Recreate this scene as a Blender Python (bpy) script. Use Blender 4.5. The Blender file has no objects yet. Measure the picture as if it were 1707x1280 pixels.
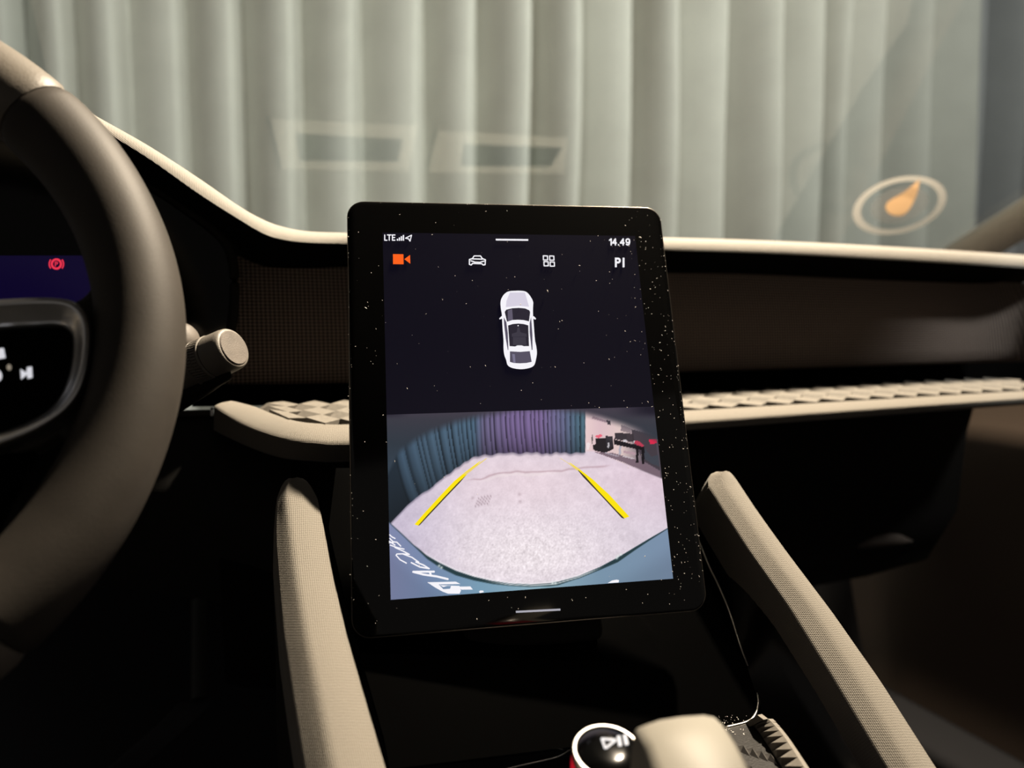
import bpy, bmesh, math, random
import numpy as np
from mathutils import Vector

random.seed(7)
rng = np.random.default_rng(7)
scene = bpy.context.scene
COL = scene.collection

# ------------------------------------------------------------------ camera
CAMH = 1.15                                   # camera height above the showroom floor
YAW, PITCH, FPX = math.radians(22), math.radians(4.75), 1170.0
CXP, CYP = 853.5, 640.0
CAM = np.array([0.0, 0.0, CAMH])
FWD = np.array([math.sin(YAW) * math.cos(PITCH), math.cos(YAW) * math.cos(PITCH), -math.sin(PITCH)])
RGT = np.array([math.cos(YAW), -math.sin(YAW), 0.0])
UPV = np.cross(RGT, FWD)
cd = bpy.data.cameras.new('camera')
cd.sensor_width = 36.0
cd.lens = 36.0 * FPX / 1707.0
cd.clip_start = 0.01
cd.dof.use_dof = True
cd.dof.focus_distance = 0.435
cd.dof.aperture_fstop = 4.4
cam = bpy.data.objects.new('camera', cd)
COL.objects.link(cam)
cam.location = CAM
cam.rotation_euler = (math.pi / 2 - PITCH, 0, -YAW)
scene.camera = cam

# ------------------------------------------------------------------ world, lights, exposure
world = bpy.data.worlds.new('world')
scene.world = world
world.use_nodes = True
world.node_tree.nodes['Background'].inputs[0].default_value = (0.55, 0.5, 0.45, 1)
world.node_tree.nodes['Background'].inputs[1].default_value = 0.15

def area(name, loc, target, size, power, color, spread=180):
    l = bpy.data.lights.new(name, 'AREA')
    l.energy, l.color, l.size = power, color, size
    l.spread = math.radians(spread)
    o = bpy.data.objects.new(name, l)
    COL.objects.link(o)
    o.location = loc
    o.rotation_euler = (Vector(target) - Vector(loc)).to_track_quat('-Z', 'Y').to_euler()
    return o

# warm showroom lamp ahead and to the right, shining down through the windscreen
area('ceiling_lamp_over_bonnet', (1.08, 0.73, CAMH + 1.74), (0.2, 0.45, CAMH - 0.05), 0.10, 50, (1.0, 0.82, 0.64), 80)
# neutral ceiling lamp above the car roof, lighting the curtain
area('ceiling_lamp_right', (2.75, -1.5, CAMH + 3.1), (0.9, 2.9, CAMH + 0.9), 0.5, 64, (1.0, 0.99, 0.93), 76)
area('curtain_fill_left', (-1.6, -1.4, CAMH + 2.5), (-0.1, 3.1, CAMH + 0.8), 0.5, 14, (1.0, 0.99, 0.93), 76)  # added fill light evening out the left part of the curtain

scene.view_settings.view_transform = 'Standard'
scene.view_settings.look = 'None'
scene.view_settings.exposure = 0.0
scene.view_settings.gamma = 1.0
scene.view_settings.use_curve_mapping = False
scene.cycles.max_bounces = 6
scene.cycles.transparent_max_bounces = 8
scene.cycles.caustics_reflective = False
scene.cycles.caustics_refractive = False
scene.cycles.use_denoising = True

# ------------------------------------------------------------------ measuring helpers
def ray(px, py):
    return (px - CXP) / FPX * RGT - (py - CYP) / FPX * UPV + FWD

def Pd(px, py, d):                 # point at depth d
    return CAM + d * ray(px, py)

def Py(px, py, y):                 # point on the plane y = const
    r = ray(px, py)
    return CAM + r * (y / r[1])

def Px(px, py, x):
    r = ray(px, py)
    return CAM + r * (x / r[0])

def Pz(px, py, z):                 # z relative to the camera
    r = ray(px, py)
    return CAM + r * (z / r[2])

def Pplane(px, py, o, n):
    r = ray(px, py)
    return CAM + r * (np.dot(o - CAM, n) / np.dot(r, n))

def project(P):
    q = np.asarray(P) - CAM
    z = q @ FWD
    return CXP + FPX * (q @ RGT) / z, CYP - FPX * (q @ UPV) / z

def unit(v):
    v = np.asarray(v, float)
    return v / np.linalg.norm(v)

def interp(x, xs, ys):
    return float(np.interp(x, xs, ys))

# ------------------------------------------------------------------ scene helpers
ORIGIN = {}

def empty(name, loc, label=None, cat=None, group=None, kind=None):
    o = bpy.data.objects.new(name, None)
    o.empty_display_size = 0.02
    COL.objects.link(o)
    o.location = loc
    ORIGIN[o] = np.asarray(loc, float)
    tag(o, label, cat, group, kind)
    return o

def tag(o, label=None, cat=None, group=None, kind=None):
    if label: o['label'] = label
    if cat: o['category'] = cat
    if group: o['group'] = group
    if kind: o['kind'] = kind
    return o

def build(name, verts, faces, mat, parent=None, smooth=30, uvs=None, base=None, mats=None, fmat=None):
    """one mesh object; verts in world space, stored relative to its thing's origin"""
    verts = np.asarray(verts, float).reshape(-1, 3)
    if parent is not None:
        org = ORIGIN[parent]
    elif base is not None:
        org = np.asarray(base, float)
    else:
        org = np.array([(verts[:, 0].min() + verts[:, 0].max()) / 2, (verts[:, 1].min() + verts[:, 1].max()) / 2, verts[:, 2].min()])
    me = bpy.data.meshes.new(name)
    me.from_pydata((verts - org).tolist(), [], [list(map(int, f)) for f in faces])
    if uvs is not None:
        ul = me.uv_layers.new(name='UVMap')
        vi = np.empty(len(me.loops), dtype=np.int32)
        me.loops.foreach_get('vertex_index', vi)
        ul.data.foreach_set('uv', np.asarray(uvs, np.float32)[vi].ravel())
    bm = bmesh.new(); bm.from_mesh(me)
    bmesh.ops.recalc_face_normals(bm, faces=bm.faces)
    bm.to_mesh(me); bm.free()
    if smooth is not None:
        me.shade_smooth()
        if smooth < 180:
            me.set_sharp_from_angle(angle=math.radians(smooth))
    for m in (mats or [mat]):
        me.materials.append(m)
    if fmat is not None:
        me.polygons.foreach_set('material_index', np.asarray(fmat, np.int32))
    o = bpy.data.objects.new(name, me)
    COL.objects.link(o)
    if parent is None:
        o.location = org
        ORIGIN[o] = org
    else:
        o.parent = parent
        ORIGIN[o] = org
    return o

def bevel(o, w, seg=3, angle=30):
    m = o.modifiers.new('bevel', 'BEVEL')
    m.width, m.segments, m.limit_method = w, seg, 'ANGLE'
    m.angle_limit = math.radians(angle)
    m.harden_normals = False
    return o

def subsurf(o, n=2):
    m = o.modifiers.new('subsurf', 'SUBSURF')
    m.levels = m.render_levels = n
    o.data.shade_smooth()
    return o

def sweep(sections, closed=True, caps=True):
    """sections: n lists of m points -> verts, faces, uvs (metres along, metres across)"""
    S = np.asarray(sections, float)
    n, m, _ = S.shape
    faces = []
    for i in range(n - 1):
        for j in range(m if closed else m - 1):
            k = (j + 1) % m
            faces.append((i * m + j, i * m + k, (i + 1) * m + k, (i + 1) * m + j))
    if closed and caps:
        faces.append(tuple(range(m - 1, -1, -1)))
        faces.append(tuple((n - 1) * m + j for j in range(m)))
    c = S.mean(1)
    u = np.concatenate([[0], np.cumsum(np.linalg.norm(np.diff(c, axis=0), axis=1))])
    uv = np.zeros((n, m, 2))
    for i in range(n):
        dv = np.linalg.norm(np.diff(S[i], axis=0), axis=1)
        uv[i, :, 0] = u[i]
        uv[i, 1:, 1] = np.cumsum(dv)
    return S.reshape(-1, 3), faces, uv.reshape(-1, 2)

def prism(poly, offset):
    """closed polygon (n,3) and its copy moved by offset"""
    p = np.asarray(poly, float)
    n = len(p)
    v = np.vstack([p, p + np.asarray(offset, float)])
    f = [tuple(range(n)), tuple(range(2 * n - 1, n - 1, -1))]
    for i in range(n):
        j = (i + 1) % n
        f.append((i, n + i, n + j, j))
    return v, f

def box(c, sx, sy, sz):
    c = np.asarray(c, float)
    v = [c + np.array([x * sx / 2, y * sy / 2, z * sz / 2]) for z in (-1, 1) for y in (-1, 1) for x in (-1, 1)]
    f = [(0, 2, 3, 1), (4, 5, 7, 6), (0, 1, 5, 4), (2, 6, 7, 3), (0, 4, 6, 2), (1, 3, 7, 5)]
    return v, f

def frame_of(axis, hint=(0, 0, 1)):
    a = unit(axis)
    e1 = unit(np.cross(np.asarray(hint, float), a))
    e2 = np.cross(a, e1)
    return a, e1, e2

def lathe(base, axis, prof, seg=40, hint=(0, 0, 1), closed_ends=True):
    """prof: list of (distance along the axis, radius)"""
    a, e1, e2 = frame_of(axis, hint)
    v, f = [], []
    for (h, r) in prof:
        for k in range(seg):
            t = 2 * math.pi * k / seg
            v.append(np.asarray(base) + a * h + r * (math.cos(t) * e1 + math.sin(t) * e2))
    for i in range(len(prof) - 1):
        for k in range(seg):
            k2 = (k + 1) % seg
            f.append((i * seg + k, i * seg + k2, (i + 1) * seg + k2, (i + 1) * seg + k))
    if closed_ends:
        f.append(tuple(range(seg - 1, -1, -1)))
        f.append(tuple((len(prof) - 1) * seg + k for k in range(seg)))
    return v, f

def tube(path, r, seg=10, closed=False, hint=(0, 0, 1)):
    P = np.asarray(path, float)
    n = len(P)
    secs = []
    for i in range(n):
        if closed:
            t = P[(i + 1) % n] - P[i - 1]
        else:
            t = P[min(i + 1, n - 1)] - P[max(i - 1, 0)]
        a, e1, e2 = frame_of(t, hint)
        ri = r[i] if hasattr(r, '__len__') else r
        secs.append([P[i] + ri * (math.cos(q) * e1 + math.sin(q) * e2) for q in np.linspace(0, 2 * math.pi, seg, endpoint=False)])
    if closed:
        secs.append(secs[0])
    return sweep(secs, True, not closed)

def smooth_path(pts, n=40):
    """Catmull-Rom through the points"""
    P = np.asarray(pts, float)
    P = np.vstack([2 * P[0] - P[1], P, 2 * P[-1] - P[-2]])
    out = []
    m = len(P) - 3
    for s in np.linspace(0, m - 1e-9, n):
        i = int(s); t = s - i
        p0, p1, p2, p3 = P[i], P[i + 1], P[i + 2], P[i + 3]
        out.append(0.5 * ((2 * p1) + (-p0 + p2) * t + (2 * p0 - 5 * p1 + 4 * p2 - p3) * t * t + (-p0 + 3 * p1 - 3 * p2 + p3) * t ** 3))
    return np.array(out)

# ------------------------------------------------------------------ materials
def mat_new(name):
    m = bpy.data.materials.new(name)
    m.use_nodes = True
    nt = m.node_tree
    return m, nt, nt.nodes['Principled BSDF']

def mat(name, color, rough=0.6, metal=0.0, spec=0.5, grain=0.0, gscale=900, var=0.0, vscale=40, coat=0.0):
    m, nt, b = mat_new(name)
    b.inputs['Base Color'].default_value = (*color, 1)
    b.inputs['Roughness'].default_value = rough
    b.inputs['Metallic'].default_value = metal
    b.inputs['Specular IOR Level'].default_value = spec
    b.inputs['Coat Weight'].default_value = coat
    tc = nt.nodes.new('ShaderNodeTexCoord')
    if var:
        n = nt.nodes.new('ShaderNodeTexNoise'); n.inputs['Scale'].default_value = vscale; n.inputs['Detail'].default_value = 5
        nt.links.new(tc.outputs['Object'], n.inputs['Vector'])
        r = nt.nodes.new('ShaderNodeValToRGB')
        r.color_ramp.elements[0].position, r.color_ramp.elements[1].position = 0.3, 0.7
        r.color_ramp.elements[0].color = (*[c * (1 - var) for c in color], 1)
        r.color_ramp.elements[1].color = (*[min(1, c * (1 + var)) for c in color], 1)
        nt.links.new(n.outputs['Fac'], r.inputs['Fac'])
        nt.links.new(r.outputs['Color'], b.inputs['Base Color'])
    if grain:
        n = nt.nodes.new('ShaderNodeTexNoise'); n.inputs['Scale'].default_value = gscale; n.inputs['Detail'].default_value = 3
        nt.links.new(tc.outputs['Object'], n.inputs['Vector'])
        bp = nt.nodes.new('ShaderNodeBump'); bp.inputs['Strength'].default_value = grain; bp.inputs['Distance'].default_value = 0.0006
        nt.links.new(n.outputs['Fac'], bp.inputs['Height'])
        nt.links.new(bp.outputs['Normal'], b.inputs['Normal'])
    return m

def mat_emit(name, color, strength=1.0):
    """light given off by a display or a lit symbol (8-bit sRGB colour)"""
    m, nt, b = mat_new(name)
    lin = [((c / 255) / 12.92 if c <= 10 else (((c / 255) + 0.055) / 1.055) ** 2.4) for c in color]
    b.inputs['Base Color'].default_value = (0.004, 0.004, 0.005, 1)
    b.inputs['Roughness'].default_value = 0.25
    b.inputs['Emission Color'].default_value = (*lin, 1)
    b.inputs['Emission Strength'].default_value = strength
    return m

def mat_fabric(name, color, pitch=0.0013, depth=0.5):
    """ribbed technical fabric: rows of stitches following the UV direction"""
    m, nt, b = mat_new(name)
    b.inputs['Roughness'].default_value = 0.85
    b.inputs['Specular IOR Level'].default_value = 0.25
    b.inputs['Sheen Weight'].default_value = 0.15
    uv = nt.nodes.new('ShaderNodeUVMap')
    sep = nt.nodes.new('ShaderNodeSeparateXYZ')
    nt.links.new(uv.outputs['UV'], sep.inputs['Vector'])
    def sine(sock, p):
        a = nt.nodes.new('ShaderNodeMath'); a.operation = 'MULTIPLY'; a.inputs[1].default_value = 2 * math.pi / p
        nt.links.new(sock, a.inputs[0])
        s = nt.nodes.new('ShaderNodeMath'); s.operation = 'SINE'
        nt.links.new(a.outputs[0], s.inputs[0])
        return s.outputs[0]
    s1 = sine(sep.outputs['Y'], pitch)
    s2 = sine(sep.outputs['X'], pitch * 1.35)
    mix = nt.nodes.new('ShaderNodeMath'); mix.operation = 'MULTIPLY_ADD'; mix.inputs[1].default_value = 0.35
    nt.links.new(s2, mix.inputs[0]); nt.links.new(s1, mix.inputs[2])
    tc = nt.nodes.new('ShaderNodeTexCoord')
    n = nt.nodes.new('ShaderNodeTexNoise'); n.inputs['Scale'].default_value = 1400; n.inputs['Detail'].default_value = 2
    nt.links.new(tc.outputs['Object'], n.inputs['Vector'])
    add = nt.nodes.new('ShaderNodeMath'); add.operation = 'MULTIPLY_ADD'; add.inputs[1].default_value = 2.0
    nt.links.new(n.outputs['Fac'], add.inputs[0]); nt.links.new(mix.outputs[0], add.inputs[2])
    bp = nt.nodes.new('ShaderNodeBump'); bp.inputs['Strength'].default_value = depth; bp.inputs['Distance'].default_value = 0.0004
    nt.links.new(add.outputs[0], bp.inputs['Height'])
    nt.links.new(bp.outputs['Normal'], b.inputs['Normal'])
    r = nt.nodes.new('ShaderNodeMapRange')
    r.inputs['From Min'].default_value, r.inputs['From Max'].default_value = -1.3, 3.3
    nt.links.new(add.outputs[0], r.inputs['Value'])
    cr = nt.nodes.new('ShaderNodeMix'); cr.data_type = 'RGBA'
    cr.inputs['A'].default_value = (*[c * 0.86 for c in color], 1)
    cr.inputs['B'].default_value = (*[c * 1.12 for c in color], 1)
    nt.links.new(r.outputs['Result'], cr.inputs['Factor'])
    nt.links.new(cr.outputs['Result'], b.inputs['Base Color'])
    return m

def mat_weave(name, dark, light, pitch=0.0046):
    """coarse open weave, rows of thick yarn with dark holes"""
    m, nt, b = mat_new(name)
    b.inputs['Roughness'].default_value = 0.75
    tc = nt.nodes.new('ShaderNodeTexCoord')
    sep = nt.nodes.new('ShaderNodeSeparateXYZ')
    nt.links.new(tc.outputs['Object'], sep.inputs['Vector'])
    def lin(a, b_, ph=0.0):
        x = nt.nodes.new('ShaderNodeMath'); x.operation = 'MULTIPLY'; x.inputs[1].default_value = a
        nt.links.new(sep.outputs['X'], x.inputs[0])
        z = nt.nodes.new('ShaderNodeMath'); z.operation = 'MULTIPLY_ADD'; z.inputs[1].default_value = b_
        nt.links.new(sep.outputs['Z'], z.inputs[0]); nt.links.new(x.outputs[0], z.inputs[2])
        s = nt.nodes.new('ShaderNodeMath'); s.operation = 'SINE'
        nt.links.new(z.outputs[0], s.inputs[0])
        return s.outputs[0]
    k = 2 * math.pi / pitch
    p = nt.nodes.new('ShaderNodeMath'); p.operation = 'MULTIPLY'
    nt.links.new(lin(k * 0.62, k * 0.75), p.inputs[0]); nt.links.new(lin(-k * 0.62, k * 0.75), p.inputs[1])
    r = nt.nodes.new('ShaderNodeMapRange')
    r.inputs['From Min'].default_value, r.inputs['From Max'].default_value = -0.6, 0.8
    nt.links.new(p.outputs[0], r.inputs['Value'])
    cr = nt.nodes.new('ShaderNodeMix'); cr.data_type = 'RGBA'
    cr.inputs['A'].default_value = (*dark, 1); cr.inputs['B'].default_value = (*light, 1)
    nt.links.new(r.outputs['Result'], cr.inputs['Factor'])
    nt.links.new(cr.outputs['Result'], b.inputs['Base Color'])
    bp = nt.nodes.new('ShaderNodeBump'); bp.inputs['Strength'].default_value = 0.6; bp.inputs['Distance'].default_value = 0.0008
    nt.links.new(p.outputs[0], bp.inputs['Height'])
    nt.links.new(bp.outputs['Normal'], b.inputs['Normal'])
    return m

M = {}
M['fabric'] = mat_fabric('ribbed_fabric', (0.31, 0.29, 0.26))
M['fabric_rail'] = mat_fabric('rail_fabric', (0.17, 0.155, 0.132), pitch=0.0011, depth=0.35)
M['weave'] = mat_weave('woven_panel', (0.015, 0.011, 0.010), (0.26, 0.20, 0.17))
M['dark'] = mat('dark_plastic', (0.005, 0.0045, 0.0042), 0.7, spec=0.15, grain=0.3)
M['black'] = mat('black_recess', (0.0012, 0.0012, 0.0012), 0.85, spec=0.03)
M['knee'] = mat('brown_black_plastic', (0.006, 0.0048, 0.0036), 0.75, grain=0.3)
M['piano'] = mat('piano_black', (0.0007, 0.0007, 0.0007), 0.12, spec=0.25)
M['leather'] = mat('dark_leather', (0.034, 0.029, 0.024), 0.6, spec=0.28, grain=0.16, gscale=1300, var=0.12, vscale=60)
M['leather_smooth'] = mat('smooth_leather', (0.14, 0.125, 0.105), 0.5, spec=0.35, grain=0.3, gscale=900)
M['satin'] = mat('satin_metal', (0.80, 0.80, 0.80), 0.3, metal=1.0)
M['chrome'] = mat('bright_metal', (0.62, 0.59, 0.55), 0.3, metal=1.0)
M['stalk'] = mat('stalk_plastic', (0.17, 0.155, 0.135), 0.5, grain=0.35, gscale=1500)
M['stalk_cap'] = mat('worn_cap', (0.105, 0.09, 0.077), 0.6, grain=0.3, gscale=1200, var=0.2, vscale=120)
M['facet'] = mat('faceted_trim', (0.15, 0.138, 0.12), 0.75, spec=0.2, grain=0.1, var=0.12, vscale=300)
M['selector'] = mat('selector_shell', (0.165, 0.155, 0.13), 0.6, grain=0.15)
M['pillar'] = mat('pillar_cloth', (0.62, 0.57, 0.48), 0.85, grain=0.3)
M['carpet'] = mat('dark_carpet', (0.006, 0.006, 0.008), 0.95, grain=0.6, gscale=400)
M['mat'] = mat('floor_mat', (0.010, 0.010, 0.014), 0.95, grain=0.6, gscale=400)
M['door'] = mat('door_card', (0.16, 0.115, 0.085), 0.75, grain=0.3)
M['concrete'] = mat('showroom_concrete', (0.30, 0.28, 0.27), 0.8, var=0.2, vscale=3)
M['rubber'] = mat('rubber', (0.02, 0.02, 0.02), 0.8)
M['red'] = mat_emit('red_glow', (200, 20, 40), 0.8)
# curtain cloth
M['curtain'] = mat('curtain_cloth', (0.40, 0.405, 0.365), 0.9, spec=0.2, grain=0.2, gscale=250, var=0.05, vscale=6)
M['curtain_dark'] = mat('curtain_cloth_blue', (0.27, 0.28, 0.285), 0.9, spec=0.2, grain=0.2, gscale=250, var=0.05, vscale=6)

# windscreen: clear pane, mirror-like by Fresnel
gm = bpy.data.materials.new('windscreen_glass'); gm.use_nodes = True
nt = gm.node_tree
for n in list(nt.nodes):
    if n.type != 'OUTPUT_MATERIAL': nt.nodes.remove(n)
fr = nt.nodes.new('ShaderNodeFresnel'); fr.inputs['IOR'].default_value = 1.5
tr = nt.nodes.new('ShaderNodeBsdfTransparent'); tr.inputs['Color'].default_value = (0.93, 0.96, 0.94, 1)
gl = nt.nodes.new('ShaderNodeBsdfGlossy'); gl.inputs['Roughness'].default_value = 0.0
mx = nt.nodes.new('ShaderNodeMixShader')
nt.links.new(fr.outputs[0], mx.inputs[0]); nt.links.new(tr.outputs[0], mx.inputs[1]); nt.links.new(gl.outputs[0], mx.inputs[2])
nt.links.new(mx.outputs[0], [n for n in nt.nodes if n.type == 'OUTPUT_MATERIAL'][0].inputs['Surface'])
M['glass'] = gm

def mat_layer(name, color, alpha):
    """thin translucent layer on glass"""
    m, nt, b = mat_new(name)
    t = nt.nodes.new('ShaderNodeBsdfTransparent')
    d = nt.nodes.new('ShaderNodeBsdfTranslucent'); d.inputs['Color'].default_value = (*color, 1)
    x = nt.nodes.new('ShaderNodeMixShader'); x.inputs[0].default_value = alpha
    nt.links.new(t.outputs[0], x.inputs[1]); nt.links.new(d.outputs[0], x.inputs[2])
    nt.links.new(x.outputs[0], nt.nodes['Material Output'].inputs['Surface'])
    return m

# ================================================================== SETTING
# showroom floor
v, f = box((1.0, 1.0, -0.02), 12, 12, 0.04)
tag(build('floor', v, f, M['concrete'], smooth=None), kind='structure')
# ------------------------------------------------------------------ curtain with pleats
CURT_A = math.radians(-13)
CU_E = np.array([math.cos(CURT_A), math.sin(CURT_A), 0.0])          # along the curtain
CU_N = np.array([math.sin(CURT_A), -math.cos(CURT_A), 0.0])         # towards the car
CU_O = Pd(853.5, 543, 3.0)
CU_O[2] = 0.0

def curt_s(px, py=250):
    p = Pplane(px, py, CU_O, CU_N)
    return float(np.dot(p - CU_O, CU_E))

bounds = [-420, -330, -235, -140, -42, 55, 136, 222, 315, 408, 504, 602, 705, 791, 875, 950, 1038, 1108, 1191, 1267, 1347, 1392, 1457, 1518, 1606]
depths = [.07, .07, .07, .07, .06, .06, .055, .05, .075, .07, .07, .07, .075, .08, .09, .06, .085, .07, .095, .06, .06, .04, .06, .05, .07]
def curtain(name, bpx, dep, material, label, cat, group, shift=0.0, ztop=2.9, zbot=0.03):
    s_list, h_list, w_list = [], [], []
    for i in range(len(bpx) - 1):
        s0, s1 = curt_s(bpx[i]), curt_s(bpx[i + 1])
        A = dep[i]
        k = random.uniform(0.78, 0.86)
        for t in np.linspace(0, 1, 22, endpoint=False):
            if t < k:
                h = A * math.sin(math.pi / 2 * (t / k)) ** 1.15
                s = s0 + (s1 - s0) * (t / k) * 0.90
            else:
                q = (t - k) / (1 - k)
                h = A * (0.5 + 0.5 * math.cos(math.pi * q))
                s = s0 + (s1 - s0) * (0.90 + 0.10 * q + 0.05 * math.sin(math.pi * q))
            s_list.append(s); h_list.append(h); w_list.append(i)
    n = len(s_list)
    ph = rng.uniform(0, 6.28, len(bpx))
    verts, faces = [], []
    rows = 22
    for r in range(rows):
        z = zbot + (ztop - zbot) * r / (rows - 1)
        for s, h, i in zip(s_list, h_list, w_list):
            wob = 0.010 * math.sin(z * 1.7 + ph[i]) + 0.004 * math.sin(z * 4.1 + 2 * ph[i])
            hh = 2.3 * h * (0.92 + 0.12 * math.sin(z * 1.3 + ph[i] * 1.7))
            verts.append(CU_O + CU_E * (s + wob * h / 0.07) + CU_N * (hh + shift) + np.array([0, 0, z]))
    for r in range(rows - 1):
        for j in range(n - 1):
            faces.append((r * n + j, r * n + j + 1, (r + 1) * n + j + 1, (r + 1) * n + j))
    o = build(name, verts, faces, material, smooth=180)
    sm = o.modifiers.new('thickness', 'SOLIDIFY'); sm.thickness = 0.003
    tag(o, label, cat, group)
    return o
curtain('pleated_curtain', bounds, depths, M['curtain'], 'wide grey-green pleated curtain hanging behind the windscreen', 'curtain', 'showroom curtains')
b2 = [1585, 1640, 1700, 1765, 1840, 1920, 2010, 2110]
curtain('pleated_curtain', b2, [.05, .07, .06, .07, .06, .07, .06], M['curtain_dark'], 'darker blue-grey curtain at the right edge behind the front pillar', 'curtain', 'showroom curtains', shift=-0.12)

# ------------------------------------------------------------------ windscreen
WS_O = np.array([0.0, 1.25, CAMH + 0.02])
WS_N = unit([0, 0.55, 1.0])
def ws(px, py):
    return Pplane(px, py, WS_O, WS_N)
p_a, p_b = ws(1560, 428), ws(1900, 214)
pl_dir = (p_b - p_a) / (p_b[1] - p_a[1])
def pil(y): return p_a + pl_dir * (y - p_a[1])
gx = lambda x, y: np.array([x, y, CAMH + 0.02 + (1.25 - y) * 0.55])
gy0, gy1 = 1.23, 0.33
glass_poly = [gx(-0.62, gy0), pil(gy0), pil(gy1), gx(-0.62, gy1)]
v, f = prism(glass_poly, WS_N * 0.0005)
wsob = build('window_1', [*glass_poly], [(0, 1, 2, 3)], M['glass'], smooth=None)
tag(wsob, 'raked clear windscreen above the dashboard', None, kind='structure')

# headliner above the front seats, unseen, added to keep curtain lamps off the cabin
secs = [[np.array([x, y, CAMH + z]) for y, z in ((.37, .53), (.24, .585), (.10, .61), (-.7, .63), (-.7, .66), (.10, .645), (.38, .56))] for x in np.linspace(-.8, 1.2, 6)]
v, f, u = sweep(secs)
tag(build('ceiling', v, f, mat('blocking_headliner', (0.10, 0.095, 0.09), 0.95), smooth=40), kind='structure')
# right front pillar: padded trim following the glass edge
secs = []
for y in np.linspace(1.22, 0.2, 16):
    c = pil(y)
    t = unit(pl_dir)
    out = unit(np.cross(t, WS_N)); out = out if out[0] > 0 else -out
    nn = -WS_N
    prof = [(0.0, 0.0), (0.004, 0.022), (0.020, 0.034), (0.05, 0.042), (0.09, 0.03), (0.11, 0.0), (0.10, -0.02), (0.01, -0.012)]
    secs.append([c + out * a + nn * b_ for a, b_ in prof])
v, f, u = sweep(secs)
tag(build('pillar_trim', v, f, M['pillar'], smooth=60, uvs=u), 'beige padded front pillar trim at the right end of the dashboard', 'pillar')

# ================================================================== DASHBOARD
dash = empty('dashboard', (0.2, 0.75, CAMH - 0.35), 'wide grey-topped dashboard with woven panel and faceted shelf behind the screen', 'dashboard')
rim_px = [(-200, 60, 78, .535), (-60, 92, 108, .535), (60, 140, 156, .54), (175, 203, 219, .545), (250, 245, 265, .55), (330, 296, 322, .56), (400, 344, 367, .575),
          (440, 366, 390, .585), (470, 377, 399, .595), (510, 385, 404, .605), (578, 388, 406, .615), (700, 390, 409, .612), (900, 392, 412, .605),
          (1110, 396, 417, .60), (1300, 402, 423, .60), (1500, 412, 434, .60), (1707, 425, 446, .60), (1765, 429, 450, .60)]
R_ = smooth_path([(a, b, c, d) for a, b, c, d in rim_px], 90)
secs, usecs = [], []
for px, t, b, Y in R_:
    T, B = Py(px, t, Y + .014), Py(px, b, Y)
    mid = Py(px, (t + b) / 2, Y)
    back = np.array([mid[0], 1.24, CAMH + 0.012])
    c = (T + B) / 2
    h = (T[2] - B[2]) / 2
    arc = []
    for q in np.linspace(86, -4, 9):
        a = math.radians(q)
        arc.append(np.array([c[0], Y + .016 - .016 * math.cos(a), B[2] + 2 * h * max(0, math.sin(a))]))
    top1 = T + np.array([0, 0.03, 0.0005])
    top2 = np.array([T[0], 0.75, T[2] * 0.65 + back[2] * 0.35])
    und = np.array([B[0], 0.668, B[2] - 0.020])
    secs.append([back, top2, top1] + arc)
    usecs.append([arc[-1], arc[-1] + np.array([0, .004, -.0015]), und])
v, f, u = sweep(secs, closed=False)
build('top_pad', v, f, M['fabric'], dash, smooth=50, uvs=u)
v, f, u = sweep(usecs, closed=False)
build('pad_underside', v, f, M['black'], dash, smooth=50, uvs=u)  # near-black colour keeps the underside shaded where bounced light would lift it

# woven fascia panel
def lerp_tab(px, xs, *cols):
    return [interp(px, xs, c) for c in cols]
fx = [330, 578, 1140, 1707, 1770]
ft = [436, 436, 452, 480, 483]
fb = [634, 632, 614, 598, 596]
secs = []
for px in np.linspace(340, 1738, 60):
    t, b = lerp_tab(px, fx, ft, fb)
    cv = .07 * max(0, (px - 1600) / 165) ** 2
    A, B = Py(px, t - 8, .662 - cv), Py(px, b, .645 - cv)
    C, D = B + np.array([0, .004, -.004]), B + np.array([0, .03, -.004])
    mid = [A + (B - A) * q + np.array([0, -0.004 * math.sin(math.pi * q), 0]) for q in np.linspace(0, 1, 8)]
    secs.append(mid + [C, D])
v, f, u = sweep(secs, closed=False)
build('woven_panel', v, f, M['weave'], dash, smooth=50, uvs=u)

# black recess behind the shelf
secs = []
for px in np.linspace(320, 1738, 20):
    t, b = lerp_tab(px, fx, fb, [672, 668, 655, 627, 624])
    A = Py(px, t - 14, .675)
    Bk = Py(px, b + 6, .675)
    secs.append([A, Bk])
v, f, u = sweep(secs, closed=False)
build('recess', v, f, M['black'], dash, smooth=50, uvs=u)

# shelf: bed under the facets, padded lip
lip_k = [((395, 668, .628), (357, 675, .615), (356, 716, .617)), ((425, 676, .612), (385, 694, .60), (380, 728, .602)),
         ((455, 688, .595), (425, 714, .58), (420, 746, .582)), ((490, 699, .577), (470, 728, .56), (465, 761, .562)),
         ((530, 704, .568), (520, 735, .548), (515, 767, .550)), ((600, 705, .565), (600, 736, .545), (600, 767, .547)),
         ((860, 695, .565), (860, 720, .545), (860, 742, .547)), ((1140, 683, .565), (1140, 703, .545), (1140, 717, .547)),
         ((1400, 668, .565), (1400, 685, .545), (1400, 697, .547)), ((1707, 650, .565), (1707, 664, .545), (1707, 674, .547)),
         ((1775, 646, .565), (1775, 660, .545), (1775, 670, .547))]
lip_k = [tuple((a, b, y - .03) for a, b, y in k) for k in lip_k]        # the shelf reaches out past the top pad
I_ = smooth_path([Py(*k[0]) for k in lip_k], 70)
E_ = smooth_path([Py(*k[1]) for k in lip_k], 70)
B_ = smooth_path([Py(*k[2]) for k in lip_k], 70)
secs = []
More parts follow.
